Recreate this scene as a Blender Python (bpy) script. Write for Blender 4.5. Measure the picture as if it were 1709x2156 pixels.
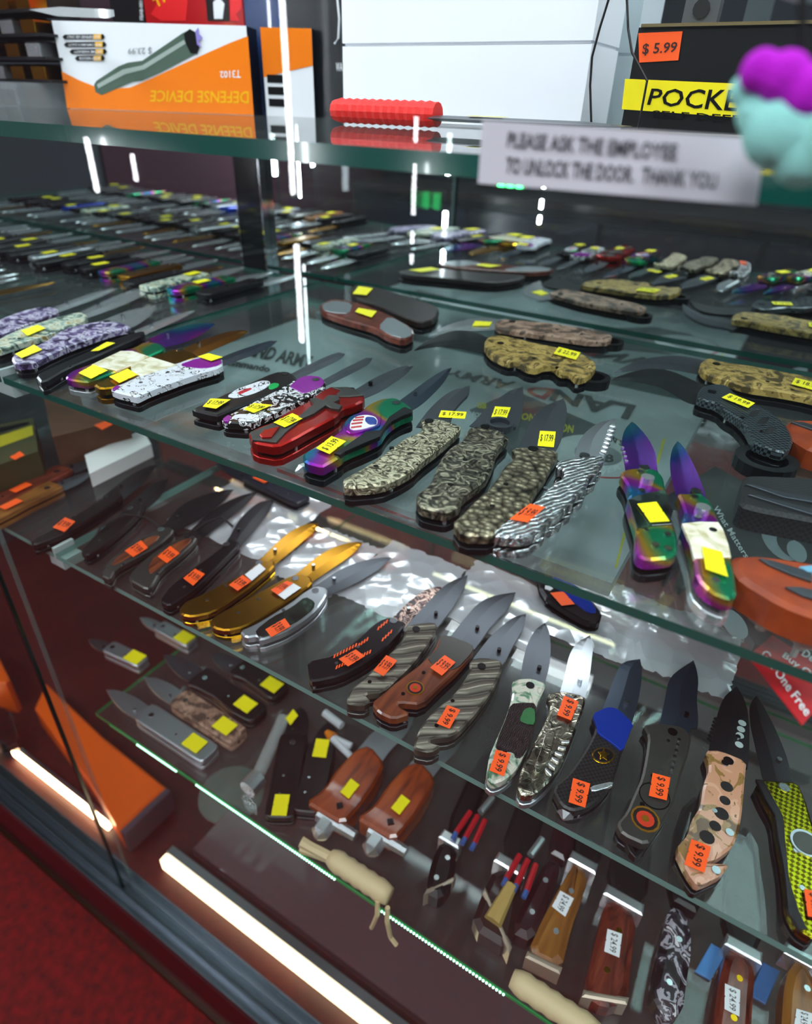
import bpy, bmesh, math, random
from mathutils import Vector, Matrix
for o in list(bpy.data.objects): bpy.data.objects.remove(o)
scene = bpy.context.scene
COL = scene.collection
# ------------------------------------------------------------------ camera
W, H = 1709, 2156
CX, CY, F = W/2, H/2, 1342.92
AX = Vector((0.85214689, 0.30285139, -0.42676306))     # world X, Y, Z axes in camera space (x right, y down, z forward)
AY = Vector((0.52245039, -0.44583573, 0.72682604))
AZ = Vector((0.02985405, -0.84232508, -0.53814236))
CAMZ = 1.30
CAM = Vector((0, 0, CAMZ))
cd = bpy.data.cameras.new('camera'); cam = bpy.data.objects.new('camera', cd); COL.objects.link(cam)
cam.matrix_world = Matrix(((AX[0], -AX[1], -AX[2], 0), (AY[0], -AY[1], -AY[2], 0), (AZ[0], -AZ[1], -AZ[2], CAMZ), (0, 0, 0, 1)))
cd.sensor_fit = 'VERTICAL'; cd.sensor_height = 36; cd.lens = F*36/H
cd.clip_start = 0.01
cd.dof.use_dof = True; cd.dof.focus_distance = 0.475; cd.dof.aperture_fstop = 5.0
scene.camera = cam
# ------------------------------------------------------------------ world, exposure
vs = scene.view_settings
vs.view_transform = 'Standard'; vs.look = 'None'; vs.gamma = 1; vs.use_curve_mapping = False
vs.exposure = 0.22
wd = bpy.data.worlds.new('world'); scene.world = wd; wd.use_nodes = True
wd.node_tree.nodes['Background'].inputs[0].default_value = (0.025, 0.03, 0.036, 1)
scene.cycles.transparent_max_bounces = 40
scene.cycles.max_bounces = 12
scene.cycles.glossy_bounces = 6
# ------------------------------------------------------------------ levels (metres)
ZA, ZB, ZC, ZD, ZDECK = CAMZ-0.0168, CAMZ-0.2164, CAMZ-0.417, CAMZ-0.69, 0.20
YF, YB, YDOOR = 0.28, 0.75, 0.25
# ------------------------------------------------------------------ pixel helpers
def ray(x, y):
    c = Vector((x-CX, y-CY, F)); return Vector((AX.dot(c), AY.dot(c), AZ.dot(c)))
def onz(x, y, z):
    d = ray(x, y); t = (z-CAMZ)/d.z; return Vector((d.x*t, d.y*t, z))
def ony(x, y, Y):
    d = ray(x, y); t = Y/d.y; return Vector((d.x*t, Y, CAMZ+d.z*t))
def onplane(x, y, P, n):
    d = ray(x, y); t = (P-CAM).dot(n)/d.dot(n); return CAM+d*t
CROPS = dict(a=(0, 0, .5032), b=(850, 0, .5026), l=(0, 360, .3511), m=(560, 420, .3511), r=(1109, 420, .3511),
             c=(380, 680, .3511), d=(900, 740, .29257), e=(1209, 740, .29257), f=(0, 780, .3511), g=(350, 1050, .29257),
             h=(620, 1180, .29257), i=(1000, 1300, .29257), j=(1309, 1250, .32468), k=(0, 1350, .29257),
             n=(180, 1280, .29257), o=(500, 1480, .29257), p=(900, 1650, .47338), q=(0, 1650, .52662), F=(0, 0, 1),
             F2=(0, -12, 1), e2=(1209, 735, .29257), l2=(0, 350, .3511), l3=(0, 356, .3511))
def px(crop, pts):
    x0, y0, s = CROPS[crop]
    return [(x0+s*a, y0+s*b) for a, b in pts]
def flat(crop, pts, z):
    return [Vector((v.x, v.y)) for v in (onz(x, y, z) for x, y in px(crop, pts))]
# ------------------------------------------------------------------ materials
def lin(c):
    if isinstance(c, str):
        c = [int(c[i:i+2], 16)/255 for i in (0, 2, 4)]
        return tuple((v/12.92 if v <= .04045 else ((v+.055)/1.055)**2.4) for v in c)+(1,)
    return tuple(c)+((1,) if len(c) == 3 else ())
MATS = {}
def newmat(name):
    m = bpy.data.materials.new(name); m.use_nodes = True
    nt = m.node_tree; b = nt.nodes.get('Principled BSDF'); return m, nt, b
def N(nt, t, **kw):
    n = nt.nodes.new(t)
    for k, v in kw.items(): setattr(n, k, v)
    return n
def plain(name, col, rough=.5, metal=0., spec=.5, trans=0., coat=0., bump=0., bscale=300., emit=None, estr=0., alpha=1.):
    if name in MATS: return MATS[name]
    m, nt, b = newmat(name)
    b.inputs['Base Color'].default_value = lin(col); b.inputs['Roughness'].default_value = rough
    b.inputs['Metallic'].default_value = metal; b.inputs['Specular IOR Level'].default_value = spec
    b.inputs['Coat Weight'].default_value = coat; b.inputs['Transmission Weight'].default_value = trans
    b.inputs['Alpha'].default_value = alpha
    if emit: b.inputs['Emission Color'].default_value = lin(emit); b.inputs['Emission Strength'].default_value = estr
    if bump:
        tc = N(nt, 'ShaderNodeTexCoord'); n = N(nt, 'ShaderNodeTexNoise'); n.inputs['Scale'].default_value = bscale
        n.inputs['Detail'].default_value = 4
        bp = N(nt, 'ShaderNodeBump'); bp.inputs['Strength'].default_value = bump; bp.inputs['Distance'].default_value = .001
        nt.links.new(tc.outputs['Object'], n.inputs['Vector']); nt.links.new(n.outputs['Fac'], bp.inputs['Height'])
        nt.links.new(bp.outputs['Normal'], b.inputs['Normal'])
    MATS[name] = m; return m
def ramped(name, kind, stops, scale=100., rough=.4, metal=0., bump=0., detail=4., dist=0., coat=0., stretch=(1, 1, 1), rot=0., const=False, bdist=.001):
    """procedural texture through a colour ramp, optional bump from the same texture"""
    if name in MATS: return MATS[name]
    m, nt, b = newmat(name)
    tc = N(nt, 'ShaderNodeTexCoord'); mp = N(nt, 'ShaderNodeMapping'); mp.inputs['Scale'].default_value = stretch
    mp.inputs['Rotation'].default_value = (0, 0, rot)
    nt.links.new(tc.outputs['Object'], mp.inputs['Vector'])
    if kind == 'noise':
        t = N(nt, 'ShaderNodeTexNoise'); t.inputs['Detail'].default_value = detail; t.inputs['Distortion'].default_value = dist; out = 'Fac'
    elif kind == 'voronoi':
        t = N(nt, 'ShaderNodeTexVoronoi'); t.feature = 'DISTANCE_TO_EDGE'; out = 'Distance'
    elif kind == 'cells':
        t = N(nt, 'ShaderNodeTexVoronoi'); out = 'Distance'
    elif kind == 'wave':
        t = N(nt, 'ShaderNodeTexWave'); t.inputs['Distortion'].default_value = dist; t.inputs['Detail'].default_value = detail; out = 'Fac'
    elif kind == 'checker':
        t = N(nt, 'ShaderNodeTexChecker'); out = 'Fac'
    t.inputs['Scale'].default_value = scale
    nt.links.new(mp.outputs['Vector'], t.inputs['Vector'])
    r = N(nt, 'ShaderNodeValToRGB'); cr = r.color_ramp
    if const: cr.interpolation = 'CONSTANT'
    while len(cr.elements) < len(stops): cr.elements.new(.5)
    for e, (p, c) in zip(cr.elements, stops): e.position = p; e.color = lin(c)
    nt.links.new(t.outputs[out], r.inputs['Fac']); nt.links.new(r.outputs['Color'], b.inputs['Base Color'])
    b.inputs['Roughness'].default_value = rough; b.inputs['Metallic'].default_value = metal; b.inputs['Coat Weight'].default_value = coat
    if bump:
        bp = N(nt, 'ShaderNodeBump'); bp.inputs['Strength'].default_value = bump; bp.inputs['Distance'].default_value = bdist
        nt.links.new(t.outputs[out], bp.inputs['Height']); nt.links.new(bp.outputs['Normal'], b.inputs['Normal'])
    MATS[name] = m; return m
def glow(name, col, s):
    if name in MATS: return MATS[name]
    m = bpy.data.materials.new(name); m.use_nodes = True; nt = m.node_tree; nt.nodes.clear()
    e = N(nt, 'ShaderNodeEmission'); e.inputs[0].default_value = lin(col); e.inputs[1].default_value = s
    o = N(nt, 'ShaderNodeOutputMaterial'); nt.links.new(e.outputs[0], o.inputs[0]); MATS[name] = m; return m
def pane(name, tint, ior=1.5, rough=0., dust=.0):
    """thin sheet of glass: clear tinted transmission, Fresnel mirror reflection and a little dust"""
    if name in MATS: return MATS[name]
    m = bpy.data.materials.new(name); m.use_nodes = True; nt = m.node_tree; nt.nodes.clear()
    tr = N(nt, 'ShaderNodeBsdfTransparent'); tr.inputs[0].default_value = tint
    gl = N(nt, 'ShaderNodeBsdfGlossy'); gl.inputs['Roughness'].default_value = rough
    fr = N(nt, 'ShaderNodeFresnel'); fr.inputs[0].default_value = ior
    # seen from the back the Fresnel node inverts the index; drive it with the front-side value instead
    geo = N(nt, 'ShaderNodeNewGeometry'); inv = N(nt, 'ShaderNodeMix'); inv.data_type = 'FLOAT'
    inv.inputs[2].default_value = ior; inv.inputs[3].default_value = 1/ior
    nt.links.new(geo.outputs['Backfacing'], inv.inputs[0]); nt.links.new(inv.outputs[0], fr.inputs[0])
    mx = N(nt, 'ShaderNodeMixShader'); o = N(nt, 'ShaderNodeOutputMaterial')
    nt.links.new(fr.outputs[0], mx.inputs[0]); nt.links.new(tr.outputs[0], mx.inputs[1]); nt.links.new(gl.outputs[0], mx.inputs[2])
    last = mx
    if dust:
        df = N(nt, 'ShaderNodeBsdfDiffuse'); df.inputs[0].default_value = (.7, .75, .75, 1)
        tc = N(nt, 'ShaderNodeTexCoord'); no = N(nt, 'ShaderNodeTexNoise'); no.inputs['Scale'].default_value = 14; no.inputs['Detail'].default_value = 8
        ma = N(nt, 'ShaderNodeMath'); ma.operation = 'MULTIPLY'; ma.inputs[1].default_value = dust
        m2 = N(nt, 'ShaderNodeMixShader')
        nt.links.new(tc.outputs['Object'], no.inputs['Vector']); nt.links.new(no.outputs['Fac'], ma.inputs[0]); nt.links.new(ma.outputs[0], m2.inputs[0])
        nt.links.new(mx.outputs[0], m2.inputs[1]); nt.links.new(df.outputs[0], m2.inputs[2]); last = m2
    nt.links.new(last.outputs[0], o.inputs[0]); MATS[name] = m; return m
def clearpl(name, col, fac, rough=.12, bump=0., bscale=120.):
    """clear plastic film: transparent mixed with glossy white"""
    if name in MATS: return MATS[name]
    m = bpy.data.materials.new(name); m.use_nodes = True; nt = m.node_tree; nt.nodes.clear()
    tr = N(nt, 'ShaderNodeBsdfTransparent'); p = N(nt, 'ShaderNodeBsdfPrincipled')
    p.inputs['Base Color'].default_value = lin(col); p.inputs['Roughness'].default_value = rough; p.inputs['Specular IOR Level'].default_value = 1.
    if bump:
        tc = N(nt, 'ShaderNodeTexCoord'); no = N(nt, 'ShaderNodeTexVoronoi'); no.inputs['Scale'].default_value = bscale
        bp = N(nt, 'ShaderNodeBump'); bp.inputs['Strength'].default_value = bump; bp.inputs['Distance'].default_value = .004
        nt.links.new(tc.outputs['Object'], no.inputs['Vector']); nt.links.new(no.outputs['Distance'], bp.inputs['Height']); nt.links.new(bp.outputs['Normal'], p.inputs['Normal'])
        p.inputs['Metallic'].default_value = .25
    mx = N(nt, 'ShaderNodeMixShader'); mx.inputs[0].default_value = fac; o = N(nt, 'ShaderNodeOutputMaterial')
    nt.links.new(tr.outputs[0], mx.inputs[1]); nt.links.new(p.outputs[0], mx.inputs[2]); nt.links.new(mx.outputs[0], o.inputs[0])
    MATS[name] = m; return m
# ------------------------------------------------------------------ objects
def tag(o, label=None, cat=None, group=None, kind=None):
    if label: o['label'] = label
    if cat: o['category'] = cat
    if group: o['group'] = group
    if kind: o['kind'] = kind
    return o
def empty(name, loc, label, cat, group=None):
    o = bpy.data.objects.new(name, None); o.empty_display_size = .02; COL.objects.link(o); o.location = loc
    return tag(o, label, cat, group)
def origin(o):
    p = Vector((0, 0, 0))
    while o: p = p+Vector(o.location); o = o.parent
    return p
def mesh(name, verts, faces, mat, parent=None, at=None, smooth=False, mats=None, fm=None):
    """verts in WORLD coordinates; stored relative to the parent's (or the given) origin"""
    base = Vector(at) if at is not None else (origin(parent) if parent else Vector((0, 0, 0)))
    me = bpy.data.meshes.new(name)
    me.from_pydata([tuple(Vector(v)-base) for v in verts], [], faces)
    for mm in (mats or [mat]): me.materials.append(mm)
    if fm:
        for p, i in zip(me.polygons, fm): p.material_index = i
    if smooth:
        for p in me.polygons: p.use_smooth = True
    me.update()
    o = bpy.data.objects.new(name, me); COL.objects.link(o)
    if parent: o.parent = parent
    else: o.location = base
    if parent and at is not None: o.location = base-origin(parent)
    return o
class MB:
    def __init__(s): s.v = []; s.f = []
    def add(s, v, f):
        b = len(s.v); s.v += [Vector(a) for a in v]; s.f += [tuple(i+b for i in q) for q in f]; return s
    def box(s, a, b):
        x0, y0, z0 = a; x1, y1, z1 = b
        return s.add([(x0,y0,z0),(x1,y0,z0),(x1,y1,z0),(x0,y1,z0),(x0,y0,z1),(x1,y0,z1),(x1,y1,z1),(x0,y1,z1)],
                     [(0,3,2,1),(4,5,6,7),(0,1,5,4),(1,2,6,5),(2,3,7,6),(3,0,4,7)])
    def tube(s, pts, r, n=8, caps=True):
        pts = [Vector(p) for p in pts]; rs = r if isinstance(r, (list, tuple)) else [r]*len(pts); rings = []
        for i, p in enumerate(pts):
            d = (pts[min(i+1, len(pts)-1)]-pts[max(i-1, 0)]).normalized()
            a = d.cross(Vector((0, 0, 1)) if abs(d.z) < .9 else Vector((1, 0, 0))).normalized(); b = d.cross(a)
            rings.append([p+(a*math.cos(t)+b*math.sin(t))*rs[i] for t in (2*math.pi*k/n for k in range(n))])
        v = [q for ring in rings for q in ring]; f = []
        for i in range(len(pts)-1):
            for k in range(n): f.append((i*n+k, i*n+(k+1) % n, (i+1)*n+(k+1) % n, (i+1)*n+k))
        if caps: f += [tuple(range(n))[::-1], tuple(range((len(pts)-1)*n, len(pts)*n))]
        return s.add(v, f)
    def prism(s, poly, z0, z1, bevel=0., bottom=True):
        poly = ccw(poly); n = len(poly)
        if bevel > 0:
            ins = inset(poly, bevel)
            v = [(p[0], p[1], z0) for p in poly]+[(p[0], p[1], z1-bevel*.7) for p in poly]+[(p[0], p[1], z1) for p in ins]
            L = 3
        else:
            v = [(p[0], p[1], z0) for p in poly]+[(p[0], p[1], z1) for p in poly]; L = 2
        f = [(l*n+k, l*n+(k+1) % n, (l+1)*n+(k+1) % n, (l+1)*n+k) for l in range(L-1) for k in range(n)]
        f.append(tuple(range((L-1)*n, L*n)))
        if bottom: f.append(tuple(range(n))[::-1])
        return s.add(v, f)
    def sphere(s, c, r, nu=10, nv=7):
        c = Vector(c); r = Vector(r) if not isinstance(r, (int, float)) else Vector((r, r, r)); v = []; f = []
        for i in range(nv+1):
            th = math.pi*i/nv
            for j in range(nu):
                ph = 2*math.pi*j/nu; v.append(c+Vector((r.x*math.sin(th)*math.cos(ph), r.y*math.sin(th)*math.sin(ph), r.z*math.cos(th))))
        for i in range(nv):
            for j in range(nu): f.append((i*nu+j, (i+1)*nu+j, (i+1)*nu+(j+1) % nu, i*nu+(j+1) % nu))
        return s.add(v, f)
    def build(s, name, mat, parent=None, at=None, smooth=False): return mesh(name, s.v, s.f, mat, parent, at, smooth)
def area2(p): return sum(p[i][0]*p[(i+1) % len(p)][1]-p[(i+1) % len(p)][0]*p[i][1] for i in range(len(p)))
def ccw(p): return list(p) if area2(p) > 0 else list(p)[::-1]
def inset(p, d):
    n = len(p); out = []
    for i in range(n):
        a, b, c = Vector(p[i-1][:2]), Vector(p[i][:2]), Vector(p[(i+1) % n][:2])
        e1 = (b-a); e2 = (c-b)
        if e1.length < 1e-7 or e2.length < 1e-7: out.append(b); continue
        e1.normalize(); e2.normalize(); n1 = Vector((-e1.y, e1.x)); n2 = Vector((-e2.y, e2.x)); m = n1+n2
        if m.length < .3: m = n1
        m.normalize(); k = max(.5, m.dot(n1)); out.append(b+m*(d/k))
    return out
def soft(p, r=.22, it=1):
    p = [Vector(q[:2]) for q in p]
    for _ in range(it):
        q = []
        for i in range(len(p)):
            a, b = p[i], p[(i+1) % len(p)]; q += [a+(b-a)*r, a+(b-a)*(1-r)]
        p = q
    return p
def disc(c, r, n=14, rx=None, ry=None, ang=0.):
    rx = rx or r; ry = ry or r; ca, sa = math.cos(ang), math.sin(ang)
    return [Vector((c[0]+rx*math.cos(t)*ca-ry*math.sin(t)*sa, c[1]+rx*math.cos(t)*sa+ry*math.sin(t)*ca)) for t in (2*math.pi*k/n for k in range(n))]
TXT = {}
def glyphs(s, bold=.012):
    """outline text as a flat mesh normalised to the unit square"""
    key = (s, bold)
    if key in TXT: return TXT[key]
    c = bpy.data.curves.new('lettering', 'FONT'); c.body = s; c.resolution_u = 2; c.offset = bold
    o = bpy.data.objects.new('lettering', c); COL.objects.link(o)
    dg = bpy.context.evaluated_depsgraph_get(); me = bpy.data.meshes.new_from_object(o.evaluated_get(dg))
    v = [x.co.copy() for x in me.vertices]; f = [tuple(p.vertices) for p in me.polygons]
    bpy.data.objects.remove(o); bpy.data.curves.remove(c); bpy.data.meshes.remove(me)
    x0, x1 = min(a.x for a in v), max(a.x for a in v); y0, y1 = min(a.y for a in v), max(a.y for a in v)
    TXT[key] = ([((a.x-x0)/(x1-x0), (a.y-y0)/(y1-y0)) for a in v], f, (x1-x0)/(y1-y0)); return TXT[key]
def lettering(name, s, quad, mat, parent, margin=(.08, .2), off=Vector((0, 0, .0002)), bold=.012):
    """quad: text lower-left, lower-right, upper-right, upper-left (world points)"""
    uv, f, _ = glyphs(s, bold); a, b, c, d = [Vector(q) for q in quad]; mu, mv = margin; v = []
    for u, w in uv:
        u = mu+u*(1-2*mu); w = mv+w*(1-2*mv); v.append(a*(1-u)*(1-w)+b*u*(1-w)+c*u*w+d*(1-u)*w+off)
    return mesh(name, v, f, mat, parent)
# ================================================================== lights (modelled fittings, some of them added fill)
LEDW = glow('led_white', (.86, .93, 1.), 110.)
LEDP = glow('led_pole', (.9, .95, 1.), 60.)
LEDWARM = glow('led_warm', (1., .60, .32), 24.)
def led_bar(name, a, b, label, parent_mat, w=.008, em=LEDW):
    """aluminium channel with a glowing diffuser; runs from a to b"""
    a, b = Vector(a), Vector(b); r = empty(name, a, label, 'light')
    d = (b-a).normalized(); s = d.cross(Vector((0, 1, 0))).normalized() if abs(d.y) < .9 else Vector((1, 0, 0)); t = d.cross(s)
    def bar(nm, hw, ht, shift, mat):
        o = t*shift
        v = [p+s*i*hw+t*j*ht+o for p in (a, b) for i, j in ((-1, -1), (1, -1), (1, 1), (-1, 1))]
        mesh(nm, v, [(0,1,2,3),(7,6,5,4),(0,4,5,1),(1,5,6,2),(2,6,7,3),(3,7,4,0)], mat, r)
    bar('channel', w*.75, w*.3, -w*.35, parent_mat); bar('diffuser', w*.6, w*.3, w*.3, em)
    return r
ALU = plain('aluminium', '9aa0a8', .32, 1.)
# ================================================================== room
carpet = ramped('carpet_red', 'noise', [(.3, '480000'), (.7, '760202')], 60, .95, 0, .6, 6)
dark = plain('wall_paint_dark', '23262e', .8, bump=.1, bscale=40)
ceilm = plain('ceiling_white', '8d9094', .9)
RX0, RX1, RY0, RY1, RZ = -2.7, 2.0, -2.6, .82, 2.7
def struct(name, a, b, mat):
    o = MB().box(a, b).build(name, mat, at=((a[0]+b[0])/2, (a[1]+b[1])/2, a[2])); o['kind'] = 'structure'; return o
struct('floor', (RX0, RY0, -.05), (RX1, RY1, 0), carpet)
struct('ceiling', (RX0, RY0, RZ), (RX1, RY1, RZ+.05), ceilm)
struct('wall_back', (RX0, RY0-.05, 0), (RX1, RY0, RZ), dark)
struct('wall_front', (RX0, RY1, 0), (RX1, RY1+.05, RZ), dark)
struct('wall_left', (RX0-.05, RY0, 0), (RX0, RY1, RZ), plain('wall_paint_maroon', '3a1626', .8))
struct('wall_right', (RX1, RY0, 0), (RX1+.05, RY1, RZ), dark)
for k, (x, y) in enumerate(((-1.5, -.9), (-.2, -1.0), (1.1, -.9))):  # ceiling lights added out of view to brighten the scene
    r = empty('ceiling_light', (x, y, RZ-.04), ['flat white ceiling light over the far end of the aisle', 'flat white ceiling light over the middle of the aisle', 'flat white ceiling light over the near end of the aisle'][k], 'light', 'ceiling lights over the aisle')
    MB().box((x-.31, y-.31, RZ-.04), (x+.31, y-.28, RZ)).box((x-.31, y+.28, RZ-.04), (x+.31, y+.31, RZ)).box((x-.31, y-.28, RZ-.04), (x-.28, y+.28, RZ)).box((x+.28, y-.28, RZ-.04), (x+.31, y+.28, RZ)).build('frame', ALU, r)
    MB().box((x-.28, y-.28, RZ-.025), (x+.28, y+.28, RZ-.001)).build('diffuser', glow('ceiling_panel', (.90, .95, 1.), 24.), r)
# ================================================================== display case
case = empty('display_case', (-.4, .5, 0), 'long mirrored glass display case on a maroon plinth, filled with knives', 'display case')
CX0, CX1 = -1.75, .95
maroon = plain('maroon_laminate', '3d0512', .35, coat=.3)
black = plain('black_plastic', '08090b', .4)
MB().box((CX0, .225, .03), (CX1, .78, ZDECK-.012)).build('plinth', maroon, case)
MB().box((CX0, .232, 0), (CX1, .76, .03)).build('toe_kick', black, case)
MB().box((CX0, .219, .034), (CX1, .225, .05)).build('plinth_trim', plain('bronze_trim', '3a2216', .35, .6), case)
deckm = ramped('deck_maroon', 'noise', [(.3, '2c0706'), (.7, '430f0a')], 8, .45, 0, .05)
MB().box((CX0, .27, ZDECK-.012), (CX1, .765, ZDECK)).build('deck', deckm, case)
tm = plain('track_grey', '6a727c', .3, .9)
tr = MB().box((CX0, .222, ZDECK-.012), (CX1, .27, ZDECK-.004)).build('bottom_track', tm, case)
for y0 in (.222, .2365, .253, .266):
    MB().box((CX0, y0, ZDECK-.004), (CX1, y0+.0022, ZDECK+.009)).build('track_rib', tm, tr)
mirror = plain('mirror_silver', (.80, .86, .86), .0, 1.)
MB().box((CX0, .763, ZDECK), (CX1, .775, 1.95)).build('mirror_panel', mirror, case)
pm = plain('post_smoked', '15181c', .12, .3, coat=.6)
mp_ = MB().box((-.745, .752, ZDECK), (-.70, .7625, 1.95)).build('mirror_post', pm, case)
MB().box((-.748, .7505, ZDECK), (-.745, .7625, 1.95)).build('post_edge', plain('chrome', 'd5d9dd', .08, 1.), mp_)
MB().box((-.70, .7505, ZDECK), (-.697, .7625, 1.95)).build('post_edge', MATS['chrome'], mp_)
MB().box((CX0, .225, 1.95), (CX1, .78, 2.0)).build('top_cap', plain('cap_dark', '15161a', .5), case)
for x in (CX0, CX1-.01): MB().box((x, .27, ZDECK), (x+.01, .763, 1.95)).build('end_panel', dark, case)
# case lighting: unseen panel added under the top cap, and upright bars
hl = empty('header_light', (-.4, .42, 1.92), 'long frosted white light panel under the top cap of the display case', 'light')
MB().box((CX0+.04, .31, 1.93), (CX1-.04, .57, 1.949)).build('tray', ALU, hl)
MB().box((CX0+.05, .32, 1.922), (CX1-.05, .56, 1.9298)).build('diffuser', glow('header_panel', (.86, .94, 1.), 5.5), hl)
led_bar('corner_light', (.70, .30, 1.02), (.70, .30, 1.9), 'upright white LED bar inside the front of the case, past the leather sheaths', ALU, .010)  # added lamp out of view, gives side light on the knives
led_bar('corner_light', (-.99, .35, 1.125), (-.99, .35, 1.9), 'upright white LED bar inside the far front corner of the case', ALU, .010)
# ------------------------------------------------------------------ glass shelves
GT = pane('shelf_glass', (.90, .955, .94, 1), 1.5, .0, .035)
GE = plain('shelf_glass_edge', '0e5248', .12, 0, .8, coat=.5)
GEL = plain('shelf_glass_edge_pale', '6f9a92', .15, 0, .8, coat=.5)
def shelf(x0, x1, y0, y1, z, t, label, edge=GE):
    v = [(x0,y0,z-t),(x1,y0,z-t),(x1,y1,z-t),(x0,y1,z-t),(x0,y0,z),(x1,y0,z),(x1,y1,z),(x0,y1,z)]
    o = mesh('glass_shelf', v, [(0,3,2,1),(4,5,6,7),(0,1,5,4),(1,2,6,5),(2,3,7,6),(3,0,4,7)], None, None, ((x0+x1)/2, (y0+y1)/2, z-t), mats=[GT, edge], fm=[0,0,1,1,1,1])
    return tag(o, label, 'shelf')
shelf(CX0+.013, CX1-.013, YF, YB-.003, ZA, .009, 'thick glass shelf holding boxed goods, white cartons and a red-wrapped knife')
shelf(-.588, CX1-.013, YF, YB-.003, ZB, .006, 'glass shelf carrying the yellow-tagged knives, bronze and rainbow ones in front')
shelf(CX0+.013, -.594, YF, YB-.003, ZB, .006, 'glass shelf pane beyond the mirror post, crowded with yellow-tagged knives')
shelf(-.598, CX1-.013, YF, YB-.003, ZC, .006, 'glass shelf carrying the row of orange-tagged folding knives', GEL)
shelf(CX0+.013, -.604, YF, YB-.003, ZC, .006, 'glass shelf pane carrying a black and gold knife beside the stacked cartons', GEL)
shelf(-.63, CX1-.013, YF, YB-.003, ZD, .006, 'low glass shelf with a green lit edge under wood-handled knives', plain('edge_lit_green', '1f8f4a', .15, 0, .8))
# glowing green dots put along the low shelf edge as LED reflections
reflect_strip = empty('led_tape', (-.5, YF-.002, ZD-.006), 'thin green LED tape of tiny dots along the low shelf edge', 'light')
MB().box((-.6, YF-.0015, ZD-.005), (.02, YF-.0003, ZD-.001)).build('tape', plain('tape_green', '2f9a55', .4), reflect_strip)
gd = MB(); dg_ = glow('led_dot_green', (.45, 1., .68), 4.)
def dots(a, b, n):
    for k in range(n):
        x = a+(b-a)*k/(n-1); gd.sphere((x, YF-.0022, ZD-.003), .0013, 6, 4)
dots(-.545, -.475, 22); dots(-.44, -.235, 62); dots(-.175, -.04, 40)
gd = gd.build('led_dot', dg_, reflect_strip); gd['kind'] = 'stuff'
# small clear clips that carry the shelf panes at the seam
clipm = plain('clip_clear', 'b9c6c4', .08, 0, 1., coat=1.)
for (x, z, lb) in ((-.591, ZB, 'clear plastic clip under the seam of the yellow-tag shelf'), (-.601, ZC, 'clear plastic clip under the seam of the orange-tag shelf')):
    for y in (.292,):
        o = MB().box((x-.012, y-.011, z-.018), (x+.012, y+.012, z-.0065)).box((x-.002, y-.011, z-.0066), (x+.002, y+.012, z+.006)).build('shelf_clip', clipm, at=(x, y, z-.018)); tag(o, lb, 'clip')
# ------------------------------------------------------------------ sliding glass doors
DG = pane('door_glass', (.955, .975, .97, 1), 1.45, .0, .012)
DE = plain('door_edge', '06191a', .2, 0, .6)
for (x0, x1, y, lb) in ((-.662, CX1, .2455, 'sliding glass door with a dark edge in front of the tagged knives'), (CX0, -.657, .2605, 'sliding glass door running behind the other door in the track')):
    d = empty('sliding_door', ((x0+x1)/2, y, ZDECK-.003), lb, 'door')
    t = .002
    mesh('door_pane', [(x0+.004, y, ZDECK), (x1-.004, y, ZDECK), (x1-.004, y, 1.94), (x0+.004, y, 1.94)], [(0, 1, 2, 3)], DG, d)
    MB().box((x0-.001, y-t, ZDECK-.003), (x0+.004, y+t, 1.94)).build('edge_strip', DE, d)
    MB().box((x1-.004, y-t, ZDECK-.003), (x1, y+t, 1.94)).build('edge_strip', DE if x1 > 0 else clearpl('edge_clear', '7f9a98', .25, .1), d)
# ------------------------------------------------------------------ across the aisle: what the mirror and the door glass see
opp = empty('wall_cabinet', (-.6, -1.75, 0), 'dark low cabinet across the aisle, seen only in reflections', 'cabinet')
MB().box((-2.2, -1.95, 0), (1.2, -1.55, .92)).build('body', plain('cabinet_dark', '1a1d24', .5), opp)
for k in range(5):
    x = -2.15+k*.66
    dd = MB().box((x, -1.55, .06), (x+.63, -1.535, .88)).build('door', plain('cabinet_door', '20242c', .35), opp)
    MB().box((x+.57, -1.535, .4), (x+.585, -1.522, .55)).build('handle', MATS['chrome'], dd)
MB().box((-2.2, -1.97, .92), (1.2, -1.53, .95)).build('worktop', plain('worktop', '2c2a2a', .3), opp)
def pole_of(ix, iy, Y):
    """reflection in the door plane: the lamp stands as far in front of the glass as its image lies behind it"""
    p = ony(ix, iy, Y); return p.x, 2*YDOOR-Y
def pole(ix, segs, lb, w, Y=1.75):
    x, y = pole_of(ix, 300, Y); r = empty('lamp_pole', (x, y, 0), lb, 'light')
    zs = [(ony(ix, b, Y).z, ony(ix, a, Y).z) for a, b in segs]
    top = max(z for _, z in zs)+.02
    MB().tube([(x, y-.02, 0), (x, y-.02, top)], w*.7, 8).tube([(x, y-.02, 0), (x, y-.02, .012)], .11, 16).build('post', plain('pole_black', '0b0c0e', .4), r)
    for z0, z1 in zs: MB().tube([(x, y, z0), (x, y, z1)], w, 8).build('light_tube', LEDP, r)
pole(615, ((-40, 408), (512, 712)), 'black pole with two long white light tubes across the aisle', .0072)
pole(878, ((246, 300), (345, 452), (488, 512), (535, 555)), 'black pole with four short white light tubes across the aisle', .0045)
pole(188, ((290, 400),), 'black pole with one white light tube, end of the aisle', .007)
pole(278, ((325, 378),), 'black pole with one stubby white light tube, end of the aisle', .005)
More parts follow.
